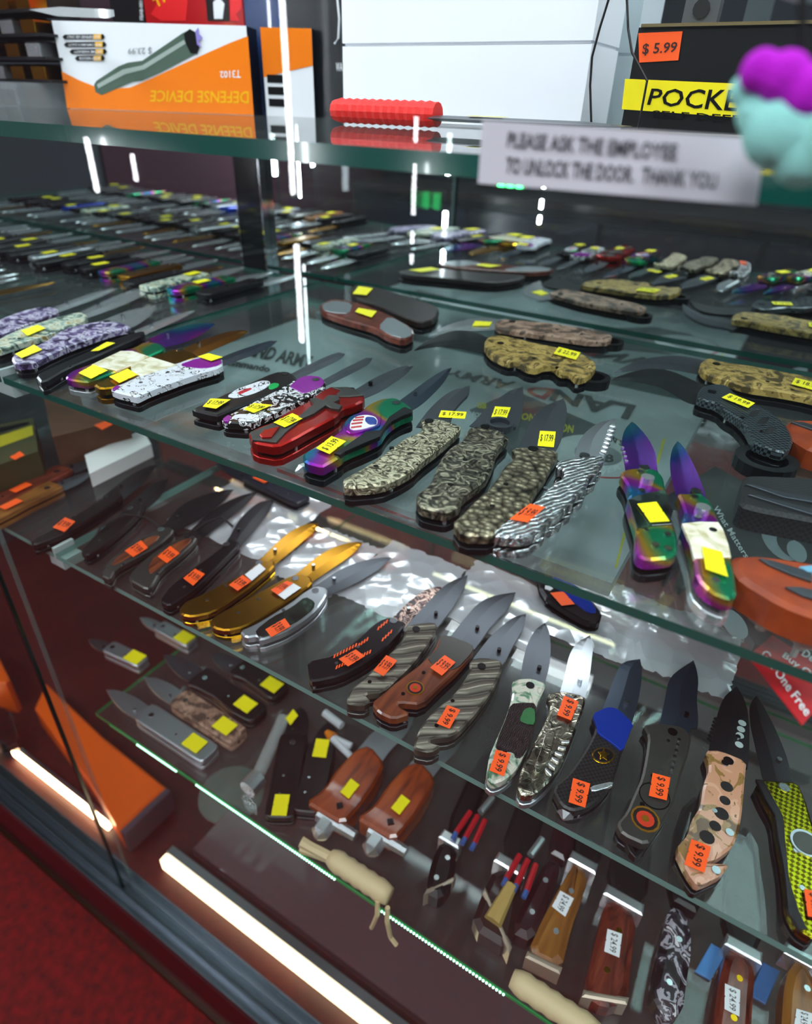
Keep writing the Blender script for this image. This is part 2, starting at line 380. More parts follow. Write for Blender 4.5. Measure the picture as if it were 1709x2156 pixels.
# ================================================================== knife materials
STEEL = plain('steel', 'b4babf', .3, .85, bump=.03, bscale=900)
STEELB = plain('steel_bright', 'dde1e4', .24, .85)
GUN = plain('blade_grey', '4c5157', .38, .7)
BLK = plain('blade_black', '1b1e22', .42, .5)
BLUED = plain('blade_blued', '2b3846', .36, .6)
LINER = plain('liner_dark', '0d0e10', .3, .8)
SCREW = plain('screw_steel', '9a9da2', .2, 1.)
SCREWB = plain('screw_black', '141517', .3, .8)
INK = plain('sticker_ink', '33240a', .7)
INKR = plain('sticker_ink_dark', '2a0805', .7)
YEL = plain('sticker_yellow', 'f8ea00', .55); ORA = plain('sticker_orange', 'ff5a10', .5); WHT = plain('sticker_white', 'e9eaec', .6)
RAINB = ramped('rainbow_blade', 'noise', [(.30, '0a7f86'), (.42, '133a8c'), (.50, '6a1a96'), (.58, 'b0228e'), (.66, '3f7a2a'), (.78, '0a8c7a')], 13, .25, .8, 0, 0.)
RAINH = ramped('rainbow_handle', 'noise', [(.34, '0d9c8a'), (.42, '1c6fae'), (.47, '8a22b4'), (.53, 'b030a8'), (.58, 'c79a1c'), (.64, '16a070')], 24, .2, .8, 0, 0.)
GOLD = plain('gold_metal', '9a6d1a', .3, 1., bump=.05, bscale=500)
GOLDB = plain('gold_bright', 'd9a21c', .18, 1.)
BRONZE = ramped('bronze_relief', 'noise', [(.34, '24211a'), (.47, '8a8168'), (.58, 'd8cfb0')], 150, .34, .75, 1., 2, 2.6, bdist=.0016)
BRONZE2 = ramped('dark_bronze_relief', 'noise', [(.36, '1f1e18'), (.50, '5c584a'), (.64, 'b3ab92')], 110, .36, .75, 1., 3, 2.4, bdist=.0016)
BRONZE3 = ramped('bronze_scale_relief', 'cells', [(.0, 'd6ccac'), (.4, '867c64'), (.85, '26231b')], 230, .34, .75, 1., 3, 0, bdist=.0016)
SILVR = ramped('silver_relief', 'wave', [(.1, '8a8e90'), (.5, 'd0d3d4'), (.9, 'f4f5f5')], 90, .24, .9, 1., 2, 6., rot=.5, bdist=.0014)
SCORP = ramped('pewter_relief', 'noise', [(.35, '5c594f'), (.5, 'a39d8b'), (.65, 'd6d0bd')], 120, .25, 1., .8, 3, .8, bdist=.0016)
PEARL = ramped('pearl_white', 'noise', [(.3, 'c9bd93'), (.5, 'efe8cf'), (.7, 'fbf8ea')], 70, .18, 0, 0, 2, 1.2, coat=.6)
BPEARL = ramped('pearl_black', 'noise', [(.35, '0b0f0d'), (.6, '1c2b24'), (.75, '3d5a4c')], 60, .12, 0, 0, 2, 1., coat=1.)
ABAL = ramped('abalone', 'noise', [(.3, '2c4a3c'), (.45, 'b7c9b4'), (.55, 'd9cfc0'), (.65, '5f8a6c'), (.8, '2a2f2c')], 60, .15, 0, 0, 3, 1.5, coat=.8)
BEAR = ramped('brown_fur_relief', 'wave', [(.2, '120c0c'), (.7, '3c2c2e')], 240, .35, .2, 1., 3, 9., bdist=.001)
REDM = plain('red_anodised', 'b5120a', .22, .75, coat=.4)
GREYM = plain('grey_matte_metal', '4a4a46', .38, .7)
PURP = plain('purple_gloss', '8c1c94', .25, .2, coat=.5)
BW = ramped('black_white_print', 'noise', [(.0, '0a0a0b'), (.46, '1a1a1c'), (.5, 'd9d9dc'), (.6, '0e0e10'), (.66, 'e8e8ea')], 130, .25, 0, 0, 3, 1.2, coat=.5, const=True)
BWL = ramped('white_black_print', 'noise', [(.0, 'd9dbe4'), (.52, 'e6e7ee'), (.56, '1a1a1e'), (.60, 'dfe0e6')], 120, .25, 0, 0, 3, 1., coat=.5, const=True)
BLKH = plain('black_handle', '101113', .35, .3)
BLKM = plain('black_metal', '1a1b1f', .3, .6)
WOOD = ramped('reddish_wood', 'noise', [(.3, '4a1e0c'), (.5, '74371a'), (.7, '8c4a22')], 90, .35, 0, .1, 4, 1., coat=.4, rot=.3, stretch=(1, .15, 1))
WOODO = ramped('orange_wood', 'noise', [(.3, '5c2004'), (.5, '8f3a08'), (.7, 'a84e12')], 70, .3, 0, .1, 4, 1., coat=.5, stretch=(1, .15, 1))
WOODB = ramped('brown_wood', 'noise', [(.3, '5a3410'), (.5, '83501c'), (.7, '9c6a2c')], 80, .35, 0, .1, 4, 1., coat=.4, stretch=(1, .15, 1))
ROSE = ramped('rosewood', 'noise', [(.3, '34110a'), (.5, '6a2a1a'), (.7, '7e3c2a')], 60, .3, 0, .1, 4, 2., coat=.5, stretch=(1, .2, 1))
CAMO = ramped('tan_camo', 'noise', [(.0, '5a3a18'), (.40, '8c6a38'), (.47, 'c08a6c'), (.60, 'cf9c80'), (.68, '6e4a1c')], 62, .3, 0, 0, 5, .8, coat=.5, const=True)
CAMOG = ramped('gold_camo', 'noise', [(.0, '4a3c1c'), (.42, '8a7038'), (.5, 'b0924e'), (.6, '6a5426'), (.68, 'c7ab68')], 70, .45, 0, .2, 5, .8, const=True)
CAMOP = ramped('pale_brown_camo', 'noise', [(.0, '4c3a30'), (.45, '8a6a58'), (.55, 'a98874'), (.66, '5c463a')], 60, .45, 0, .1, 5, .6, const=True)
CAMOV = ramped('violet_grey_camo', 'noise', [(.0, '2f2540'), (.42, '6a5a86'), (.5, 'b9b2c6'), (.6, '4c3e66'), (.66, 'd8d4dc')], 90, .35, 0, 0, 4, 1., coat=.3, const=True)
CAMOT = ramped('pale_green_camo', 'noise', [(.0, '4c5a50'), (.42, '8fa498'), (.5, 'c9cdb8'), (.6, 'a38a4c'), (.66, 'b5c6bd')], 90, .35, 0, 0, 4, 1., coat=.3, const=True)
CARBON = ramped('carbon_weave', 'checker', [(.0, '12161a'), (1., '4e5a60')], 420, .3, .4, .5, coat=.5, bdist=.0006)
KNURL = ramped('black_knurl', 'checker', [(.0, '08090a'), (1., '222527')], 520, .4, .3, .9, bdist=.0008)
GOLDK = ramped('gold_knurl', 'checker', [(.0, '4e4a06'), (1., 'a39c1c')], 420, .22, 1., .9, bdist=.0012, rot=.78)
SWIRL = ramped('grey_fluted', 'wave', [(.0, '4a463e'), (.5, '6e695e'), (1., '857f71')], 24, .38, .6, 1., 1, 3., rot=.9, bdist=.003)
BLUE = plain('blue_anodised', '0b3cb4', .22, .5, coat=.5)
LEATH = ramped('tan_leather', 'noise', [(.3, '7a2a0c'), (.7, 'a8430f')], 45, .38, 0, .35, 6)
LEATHD = plain('black_leather', '0c0b0d', .42, bump=.4, bscale=300)
WEB = ramped('black_webbing', 'checker', [(.0, '060607'), (1., '1d1d20')], 500, .6, 0, .8, bdist=.001)
PAISL = ramped('grey_skull_print', 'noise', [(.0, '0c0c10'), (.45, '2a2630'), (.52, 'a9a3ac'), (.58, '3c2f38'), (.66, 'd3cfd2')], 55, .35, 0, 0, 4, 1., const=True)
SKULLB = ramped('grim_pattern', 'noise', [(.0, '1a0f12'), (.44, '7a5a50'), (.5, 'b59c8c'), (.56, '3a2024'), (.64, '8a7a70')], 120, .3, .5, 0, 4, 1., const=True)
# ================================================================== knife builder
def centre(p): return Vector((sum(q[0] for q in p)/len(p), sum(q[1] for q in p)/len(p)))
def loft_blade(name, sp, ed, z, mat, parent, t=.0028, grind=.45):
    """sp / ed: spine and cutting edge from base to tip (same count); full-thickness spine, ground down to a thin edge"""
    n = len(sp); v = []; f = []
    for i in range(n):
        s, e = Vector(sp[i]), Vector(ed[i]); g = e+(s-e)*grind
        k = 1. if i < n-1 else .25
        for q, zz in ((s, t/2*k), (g, t/2*k), (e, t*.06), (e, -t*.06), (g, -t/2*k), (s, -t/2*k)): v.append((q.x, q.y, z+zz))
    for i in range(n-1):
        for k in range(6): f.append((i*6+k, i*6+(k+1) % 6, (i+1)*6+(k+1) % 6, (i+1)*6+k))
    f += [tuple(range(6))[::-1], tuple(range((n-1)*6, n*6))]
    return mesh(name, v, f, mat, parent)
def resample(p, n):
    p = [Vector(q) for q in p]; L = [0]
    for a, b in zip(p, p[1:]): L.append(L[-1]+(b-a).length)
    out = []
    for k in range(n):
        d = L[-1]*k/(n-1); i = 0
        while i < len(p)-2 and L[i+1] < d: i += 1
        t = 0 if L[i+1] == L[i] else (d-L[i])/(L[i+1]-L[i]); out.append(p[i]+(p[i+1]-p[i])*t)
    return out
def curve(p, n):
    """Catmull-Rom through p, n points evenly along it"""
    p = [Vector(q) for q in p]
    if len(p) < 3: return resample(p, n)
    out = []
    for i in range(len(p)-1):
        a, b, c, d = p[max(i-1, 0)], p[i], p[i+1], p[min(i+2, len(p)-1)]
        for k in range(6):
            t = k/6; out.append(.5*((2*b)+(c-a)*t+(2*a-5*b+4*c-d)*t*t+(3*b-a-3*c+d)*t**3))
    out.append(p[-1]); return resample(out, n)
def stick_quad(root, quad, z, mat, text, ink, name='price_sticker', label=None):
    v = [Vector((q[0], q[1], z)) for q in quad]
    if area2(quad) < 0: fl = [(3, 2, 1, 0)]
    else: fl = [(0, 1, 2, 3)]
    m = [(v[i]+v[(i+1) % 4])/2 for i in range(4)]
    # small notches half way along the long sides, as pricing-gun labels have
    L = [(v[(i+1) % 4]-v[i]).length for i in range(4)]; c = sum(v, Vector())/4
    ring = []
    longer = 0 if L[0]+L[2] > L[1]+L[3] else 1
    for i in range(4):
        ring.append(v[i])
        if i % 2 == longer:
            e = (v[(i+1) % 4]-v[i]).normalized()*.0008; ring += [m[i]-e, m[i]+(c-m[i])*.14, m[i]+e]
    t = Vector((0, 0, .00025)); n = len(ring)
    vs_ = [p-t for p in ring]+[p for p in ring]; rng = list(range(n))
    f = [tuple(n+k for k in rng), tuple(rng[::-1])]+[(k, (k+1) % n, n+(k+1) % n, n+k) for k in rng]
    s = mesh(name, vs_, f, mat, root)
    if label: s['label'] = label
    if text: lettering('price_lettering', text, v, ink, s, (.1, .24), Vector((0, 0, .0002)))
    return s
COLN = {id(YEL): 'yellow', id(ORA): 'orange', id(WHT): 'white'}
def knife(label, z, handle, blade, th=.013, hm=BLKH, bm=STEEL, gm=LINER, sm=SCREW, sticker=None, group=None, name='folding_knife',
          screws=True, grind=.45, bt=.0028, posts=True, open_gap=True, rnd=1, stud=True, cat='knife', btilt=0.):
    """handle: world 2-D outline of the top face; blade: (spine, edge) world 2-D lists from base to tip"""
    c = centre(handle); root = empty(name, (c.x, c.y, z), label, cat, group)
    hp = ccw(soft(handle, .2, rnd) if rnd else handle)
    if open_gap:
        MB().prism(hp, z, z+th*.30, .0006).build('lower_scale', hm if not isinstance(hm, tuple) else hm[1], root)
        MB().prism(inset(hp, .0035), z+th*.30, z+th*.56).build('spacer', gm, root)
        up = MB().prism(hp, z+th*.56, z+th, min(.0016, th*.14)).build('upper_scale', hm if not isinstance(hm, tuple) else hm[0], root)
    else:
        up = MB().prism(hp, z, z+th, min(.003, th*.3)).build('handle_body', hm if not isinstance(hm, tuple) else hm[0], root)
    root['_z'] = z+th
    if blade:
        n = 13
        sp, ed = curve(blade[0], n), curve(blade[1], n)
        # tuck the base of the blade under the scales
        base = (sp[0]+ed[0])/2; d = (base-(sp[4]+ed[4])/2).normalized()*.012
        sp = [sp[0]+d]+sp; ed = [ed[0]+d]+ed
        b = loft_blade('blade', sp, ed, z+th*.43, bm, root, bt, grind)
        pv = c+(base-c)*.74
        # second end of the axis: the butt
        far = max(hp, key=lambda q: (q-base).length)
        if screws:
            MB().tube([(pv.x, pv.y, z+th-.001), (pv.x, pv.y, z+th+.0006)], .0036, 12).build('pivot_screw', sm, root)
            for t in (.12, .46):
                q = far+(base-far)*t; q = q+(c-q)*(.35 if t < .2 else 0)
                MB().tube([(q.x, q.y, z+th-.001), (q.x, q.y, z+th+.0004)], .0017, 10).build('screw', sm, root)
        if stud and not (sticker and sticker[3] == 'b'):
            q = sp[3]+(ed[3]-sp[3])*.35; MB().tube([(q.x, q.y, z+th*.43), (q.x, q.y, z+th*.43+.005)], .0019, 8).build('thumb_stud', sm, root)
        if posts and open_gap:
            for k in (.15, .55):
                i = int(len(hp)*k); q = inset(hp, .0028)[i]; MB().tube([(q.x, q.y, z+th*.28), (q.x, q.y, z+th*.58)], .0014, 8).build('spacer_post', STEELB, root)
    if sticker:
        mat, quad, text, where = sticker
        zz = z+th+.0021 if where == 'h' else z+th*.43+bt/2+.0008
        stick_quad(root, quad, zz, mat, text, INK if mat is YEL else INKR)
    return root
def K(crop, label, z, handle, spine, edge, th=.013, st=None, **kw):
    hp = flat(crop, handle, z+th); bl = None
    if spine: bl = (flat(crop, spine, z+th*.43), flat(crop, edge, z+th*.43))
    if st:
        mat, q, text, where = st; zz = z+th+.0021 if where == 'h' else z+th*.43+.002
        st = (mat, flat(crop, q, zz), text, where)
    return knife(label, z, hp, bl, th, sticker=st, **kw)
def inlay(root, name, crop, pts, mat, up=.0008, rnd=1, zb=None, bevel=.0004, depth=.0015, label=None):
    z = (root['_z'] if zb is None else zb)
    o = MB().prism(soft(flat(crop, pts, z+up), .2, rnd) if rnd else flat(crop, pts, z+up), z-depth, z+up, bevel).build(name, mat, root)
    if label: o['label'] = label
    return o
def dot(root, name, crop, p, r, mat, up=.0008, zb=None, n=14):
    z = root['_z'] if zb is None else zb; q = flat(crop, [p], z+up)[0]
    return MB().tube([(q.x, q.y, z-.001), (q.x, q.y, z+up)], r, n).build(name, mat, root)
def ringp(root, name, c, ro, ri, z0, z1, mat, n=20):
    v = []; f = []
    for r, z in ((ro, z0), (ro, z1), (ri, z1), (ri, z0)):
        v += [(c[0]+r*math.cos(2*math.pi*k/n), c[1]+r*math.sin(2*math.pi*k/n), z) for k in range(n)]
    for l in range(4):
        for k in range(n): f.append((l*n+k, l*n+(k+1) % n, ((l+1) % 4)*n+(k+1) % n, ((l+1) % 4)*n+k))
    return mesh(name, v, f, mat, root)
# ================================================================== shelf B, front row (yellow tags)
k = K('c', 'black folding stiletto with a white and green printed handle panel', ZB,
  [(62,520),(95,500),(330,395),(560,292),(645,288),(690,312),(694,345),(560,415),(240,548),(215,556)],
  [(682,303),(800,243),(905,197),(960,183),(985,187)], [(700,338),(830,280),(930,232),(972,205),(985,187)],
  .013, (YEL, [(133,500),(213,513),(300,458),(180,452)], '$ 17.99', 'h'), hm=BLKM, bm=GUN, stud=False)
inlay(k, 'printed_panel', 'c', [(275,440),(330,398),(400,372),(480,345),(530,345),(540,365),(500,395),(430,425),(330,450)], BWL, .0004)
inlay(k, 'green_patch', 'c', [(535,365),(560,358),(592,362),(585,382),(545,398),(525,390)], plain('green_print', '0c9a4a', .3), .0005)
inlay(k, 'red_patch', 'c', [(340,412),(420,385),(430,395),(350,430)], plain('red_print', 'b01c28', .35), .0007)
k = K('c', 'purple folding stiletto with a black and white patterned handle beside the red cross knife', ZB,
  [(245,575),(330,522),(540,420),(705,325),(760,312),(840,318),(868,350),(870,372),(860,388),(640,500),(480,570),(415,602),(265,592)],
  [(868,343),(970,288),(1060,243),(1120,215),(1150,212)], [(884,372),(980,325),(1070,280),(1130,245),(1150,212)],
  .013, (YEL, [(378,515),(440,538),(550,490),(440,480)], '$ 17.99', 'h'), hm=(BW, BLKM), bm=GUN, stud=False)
inlay(k, 'purple_bolster', 'c', [(650,380),(712,325),(765,314),(838,320),(864,350),(850,378),(740,425),(690,400)], PURP, .0004)
inlay(k, 'pale_butt', 'c', [(300,570),(330,545),(440,545),(520,530),(470,565),(412,592)], BWL, .0004)
inlay(k, 'purple_tip', 'c', [(250,574),(285,548),(305,560),(290,588),(262,588)], PURP, .0005)
k = K('c', 'red folding dagger with a grey metal cross on its handle', ZB,
  [(403,655),(470,620),(560,590),(620,540),(680,508),(740,480),(770,465),(800,440),(850,402),(900,378),(950,382),(1000,380),(1060,400),(1100,430),(1105,462),(1040,492),(965,515),(940,555),(850,602),(760,650),(690,690),(580,742),(430,715)],
  [(1070,395),(1160,340),(1250,298),(1330,268),(1395,260)], [(1110,450),(1190,415),(1280,360),(1350,310),(1395,260)],
  .016, (YEL, [(557,595),(625,625),(735,570),(670,540)], '$ 17.99', 'h'), hm=REDM, bm=GUN, sm=SCREWB)
inlay(k, 'grey_butt_plate', 'c', [(418,652),(560,596),(640,560),(735,560),(700,600),(640,645),(575,715),(430,698)], GREYM, .0012, 0)
inlay(k, 'red_gem', 'c', [(472,668),(500,640),(595,618),(545,682),(488,684)], REDM, .0026, 0)
inlay(k, 'grey_cross', 'c', [(705,560),(770,505),(800,485),(775,452),(812,445),(852,462),(885,430),(945,432),(955,458),(915,474),(968,492),(950,515),(900,508),(870,492),(800,540),(730,570)], GREYM, .0024, 0)
inlay(k, 'grey_bolster', 'c', [(905,384),(1000,382),(1058,402),(1098,432),(1010,440),(955,440),(935,425),(960,400)], GREYM, .0012, 0)
k = K('c', 'rainbow and black folding knife with a flag-coloured oval badge on its handle', ZB,
  [(730,790),(760,762),(830,740),(905,682),(960,640),(985,582),(1020,550),(1080,530),(1130,482),(1200,452),(1290,445),(1345,475),(1390,510),(1395,538),(1330,558),(1270,592),(1235,625),(1200,682),(1110,722),(980,775),(960,800),(880,845),(850,862),(745,835)],
  [(1330,462),(1400,410),(1480,350),(1560,300),(1625,270)], [(1388,525),(1450,485),(1540,400),(1590,340),(1625,270)],
  .016, (YEL, [(893,785),(992,708),(905,678),(812,750)], '$ 13.99', 'h'), hm=(RAINH, BLKM), bm=BLUED)
inlay(k, 'black_side_plate', 'c', [(1250,560),(1340,500),(1392,520),(1388,536),(1330,556),(1265,590),(1230,622),(1195,680),(1105,718),(985,770),(960,790),(920,780),(1010,720),(1110,650),(1195,640),(1225,600)], BLKM, .0016, 0)
inlay(k, 'badge_rim', 'c', [(985,640),(1005,590),(1045,548),(1120,540),(1190,520),(1205,560),(1195,615),(1110,645),(1020,665)], RAINH, .0014)
inlay(k, 'badge', 'c', [(1012,630),(1020,588),(1050,558),(1110,548),(1165,558),(1182,580),(1178,608),(1100,632),(1040,640)], plain('badge_white', 'e6e4e0', .25), .0022)
inlay(k, 'badge_blue', 'c', [(1112,560),(1160,562),(1178,582),(1174,605),(1128,606),(1104,582)], plain('badge_blue', '27408c', .25), .0028)
for a, b in (((1045,562),(1100,556)), ((1032,578),(1095,572)), ((1024,598),(1090,590)), ((1022,620),(1085,612))):
    inlay(k, 'badge_stripe', 'c', [(a[0],a[1]),(b[0],b[1]),(b[0],b[1]+8),(a[0],a[1]+8)], plain('badge_red', 'a81624', .25), .0028, 0)
q = flat('c', [(765,880)], ZB+.006)[0]
MB().tube([(q.x, q.y+.004, ZB+.006), (q.x-.003, q.y-.004, ZB+.006), (q.x-.0045, q.y-.008, ZB+.006)], [.0045, .0045, .001], 6).build('glass_breaker', STEELB, k)
kw = dict(bm=GUN, sm=SCREWB)
k = K('c', 'embossed bronze folding knife with a silver-edged clip blade beside the flag badge knife', ZB,
  [(972,935),(1015,910),(1110,858),(1250,760),(1340,688),(1440,650),(1455,620),(1440,568),(1560,575),(1682,612),(1672,642),(1560,742),(1440,832),(1390,882),(1300,932),(1205,972),(985,990)],
  [(1620,590),(1640,530),(1690,470),(1724,436),(1735,376)], [(1435,590),(1490,520),(1565,448),(1640,402),(1735,376)],
  .014, (YEL, [(1546,565),(1705,575),(1715,534),(1562,525)], '$ 17.99', 'b'), hm=(BRONZE, BLKM), **kw)
k = K('F', 'dark bronze scrollwork folding knife with a round finger ring at the blade base', ZB,
  [(875,1049),(880,1036),(900,1024),(912,1005),(925,970),(938,952),(952,938),(972,928),(983,910),(990,898),(1014,896),(1049,904),(1064,913),(1073,921),(1046,945),(1040,974),(1020,1012),(973,1044),(969,1062),(955,1072),(938,1078),(909,1073),(885,1066)],
  [(1068,905),(1086,902),(1094,886),(1101,857),(1100,815)], [(1000,886),(1018,866),(1046,842),(1075,822),(1100,815)],
  .015, (YEL, [(1033,881),(1065,884),(1075,858),(1042,856)], '$ 17.99', 'b'), hm=(BRONZE2, BLKM), **kw)
q = flat('F', [(1045,898)], ZB+.01)[0]
ringp(k, 'finger_ring', (q.x, q.y+.006), .0105, .0078, ZB+.006, ZB+.0115, GUN)
k = K('d', 'embossed bronze folding knife with armour relief next to the silver rope-pattern knife', ZB,
  [(180,1225),(240,1180),(330,1080),(440,990),(510,900),(550,830),(600,785),(640,752),(602,692),(740,680),(850,690),(935,715),(942,750),(880,832),(850,900),(780,992),(740,1080),(690,1150),(560,1242),(480,1322),(250,1320)],
  [(925,705),(958,640),(985,540),(1000,430),(975,340)], [(655,690),(700,590),(770,462),(850,392),(975,340)],
  .014, (YEL, [(790,680),(908,690),(922,578),(808,572)], '$ 17.99', 'b'), hm=(BRONZE3, BLKM), **kw)
k = K('d', 'polished silver folding knife with a twisted rope-pattern handle and orange sticker', ZB,
  [(482,1290),(560,1220),(640,1180),(760,1090),(840,1020),(900,950),(980,900),(985,850),(925,830),(935,790),(990,770),(1060,765),(1150,745),(1260,745),(1275,780),(1240,810),(1220,870),(1160,900),(1150,950),(1130,990),(1060,1030),(1050,1080),(1000,1110),(960,1160),(880,1200),(850,1250),(720,1340),(490,1328)],
  [(1270,750),(1290,700),(1300,640),(1330,580),(1355,487)], [(1060,752),(1085,660),(1140,580),(1240,512),(1355,487)],
  .015, (ORA, [(590,1205),(720,1228),(845,1118),(735,1095)], '$ 9.99', 'h'), hm=SILVR, bm=STEEL, stud=False)
for t in range(7):
    q = flat('d', [(1262+t*11, 735-t*30)], ZB+.008)[0]; MB().sphere((q.x, q.y, ZB+.009), (.0032, .0026, .0024), 8, 6).build('chain_link', STEELB, k, smooth=True)
k = K('e', 'rainbow folding knife with a black pearl centre panel', ZB,
  [(355,850),(400,838),(520,835),(600,850),(640,900),(655,985),(680,1050),(692,1200),(715,1250),(740,1330),(745,1440),(700,1482),(520,1500),(450,1462),(440,1380),(450,1290),(420,1200),(380,1070),(402,1020),(380,950),(330,880)],
  [(590,838),(580,750),(540,660),(490,590),(412,508)], [(362,832),(348,740),(342,640),(365,560),(412,508)],
  .016, (YEL, [(452,1095),(545,1228),(685,1220),(590,1080)], None, 'h'), hm=(RAINH, BLKM), bm=RAINB, stud=False)
inlay(k, 'black_pearl_panel', 'e', [(385,1065),(460,1030),(655,990),(678,1050),(690,1200),(705,1240),(560,1250),(452,1270),(425,1190)], BPEARL, .0008, 0)
dot(k, 'button', 'e', (530,900), .0042, STEELB, .0045)
for s_ in ((478,860),(485,995),(590,1045),(672,1310),(585,1385),(675,1412)): dot(k, 'screw', 'e', s_, .0022, SCREW, .0012)
for s_ in range(4):
    q = flat('e', [(345+s_*9, 700+s_*32)], ZB+.007)[0]; MB().tube([(q.x, q.y, ZB+.0055), (q.x, q.y, ZB+.0085)], .0013, 6).build('serration', STEELB, k)
k = K('e', 'rainbow folding knife with a white pearl centre panel, beside the leather sheath', ZB,
  [(740,1015),(800,1020),(900,1010),(960,1050),(1000,1110),(1035,1220),(1070,1270),(1110,1380),(1130,1480),(1160,1640),(1170,1760),(1110,1782),(980,1730),(880,1630),(860,1480),(800,1300),(772,1240),(800,1180),(770,1080)],
  [(930,1022),(905,950),(865,850),(805,735),(740,648)], [(722,1005),(695,900),(688,790),(705,700),(740,648)],
  .018, (YEL, [(918,1403),(945,1565),(1105,1620),(1060,1440)], None, 'h'), hm=(RAINH, STEELB), bm=RAINB, stud=False)
inlay(k, 'white_pearl_panel', 'e', [(775,1235),(900,1222),(1036,1225),(1070,1275),(1108,1380),(1128,1475),(960,1480),(862,1485),(835,1380),(800,1295)], PEARL, .0008, 0)
dot(k, 'button', 'e', (928,1115), .0042, STEELB, .0045)
for s_ in ((865,1040),(890,1185),(998,1280),(1020,1640)): dot(k, 'screw', 'e', s_, .0022, SCREW, .0012)
# ---- front row, past the shelf seam
k = K('l3', 'folding knife with mottled violet handle scales at the shelf seam', ZB,
  [(65,1135),(90,1100),(260,1040),(370,962),(490,930),(620,908),(740,920),(790,950),(700,962),(600,992),(400,1062),(270,1122),(200,1160),(90,1168)],
  [(640,905),(760,860),(870,835),(940,820)], [(800,945),(860,910),(910,868),(940,820)],
  .014, (YEL, [(90,1108),(130,1132),(252,1082),(205,1052)], None, 'h'), hm=(CAMOV, BLKM), bm=STEELB)
k = K('l3', 'slim black automatic knife with a polished silver blade beside the violet-handled one', ZB,
  [(210,1235),(300,1190),(550,1082),(700,1010),(862,965),(868,990),(720,1055),(600,1112),(400,1195),(250,1285)],
  [(850,960),(960,915),(1060,880),(1170,850)], [(875,992),(980,945),(1090,895),(1170,850)],
  .012, (YEL, [(545,1090),(590,1088),(690,1042),(640,1036)], None, 'h'), hm=BLKM, bm=STEELB)
k = K('l', 'rainbow folding knife with a pearl panel lying against the gold one', ZB,
  [(390,1228),(430,1195),(560,1150),(720,1078),(800,1060),(860,1022),(960,1032),(995,1062),(890,1112),(700,1200),(560,1252),(520,1266),(400,1248)],
  [(920,1003),(1010,965),(1110,935),(1200,920),(1290,918)], [(1000,1055),(1080,1035),(1160,1005),(1230,965),(1290,918)],
  .014, (YEL, [(470,1210),(545,1245),(645,1195),(560,1160)], None, 'h'), hm=(RAINH, STEELB), bm=RAINB)
inlay(k, 'pearl_panel', 'l', [(548,1160),(722,1078),(795,1078),(892,1110),(760,1175),(700,1195)], PEARL, .0008, 0)
k = K('l', 'gold folding knife with a pearl panel between the rainbow and the purple one', ZB,
  [(555,1278),(660,1230),(780,1162),(900,1112),(960,1095),(1040,1062),(1150,1080),(1190,1112),(1060,1162),(860,1222),(720,1292),(600,1306)],
  [(1110,1068),(1210,1025),(1300,992),(1400,966),(1490,962)], [(1190,1112),(1280,1072),(1360,1038),(1430,1005),(1490,962)],
  .014, (YEL, [(655,1232),(715,1270),(825,1220),(765,1185)], None, 'h'), hm=(GOLDB, GOLD), bm=GOLD)
inlay(k, 'pearl_panel', 'l', [(782,1165),(900,1112),(1060,1160),(930,1200),(850,1225),(790,1215)], PEARL, .0008, 0)
k = K('l', 'purple-ended stiletto with a white patterned handle beside the gold pearl knife', ZB,
  [(660,1305),(700,1275),(900,1200),(1050,1150),(1200,1110),(1330,1115),(1335,1172),(1150,1222),(900,1312),(820,1352),(800,1348),(690,1322)],
  [(1335,1122),(1430,1085),(1520,1055),(1600,1030),(1660,1020)], [(1342,1168),(1430,1135),(1530,1100),(1620,1055),(1660,1020)],
  .014, (YEL, [(1185,1112),(1265,1138),(1335,1115),(1250,1092)], None, 'h'), hm=(BWL, BLKM), bm=BLUED, stud=False)
inlay(k, 'purple_bolster', 'l', [(1060,1165),(1200,1115),(1325,1120),(1328,1160),(1220,1185)], PURP, .0004)
inlay(k, 'purple_tip', 'l', [(668,1305),(700,1282),(725,1290),(690,1315)], PURP, .0005)
k = K('l2', 'folding knife with pale green mottled scales and a thin bright blade', ZB,
  [(-60,1085),(0,1025),(150,962),(350,900),(480,872),(525,890),(500,928),(300,1002),(100,1062),(-30,1105)],
  [(505,872),(640,808),(760,760),(860,730),(940,715)], [(540,905),(680,855),(800,805),(880,762),(940,715)],
  .014, (YEL, [(125,985),(165,1016),(272,970),(225,950)], None, 'h'), hm=(CAMOT, BLKM), bm=STEELB)
k = K('l2', 'folding knife with dark violet scales and a slim silver blade, end of the front row', ZB,
  [(-140,985),(0,915),(120,868),(260,838),(345,850),(350,872),(200,932),(0,1008),(-110,1030)],
  [(335,850),(460,800),(580,760),(710,733)], [(352,875),(480,830),(600,785),(710,733)],
  .014, None, hm=(CAMOV, BLKM), bm=STEELB)
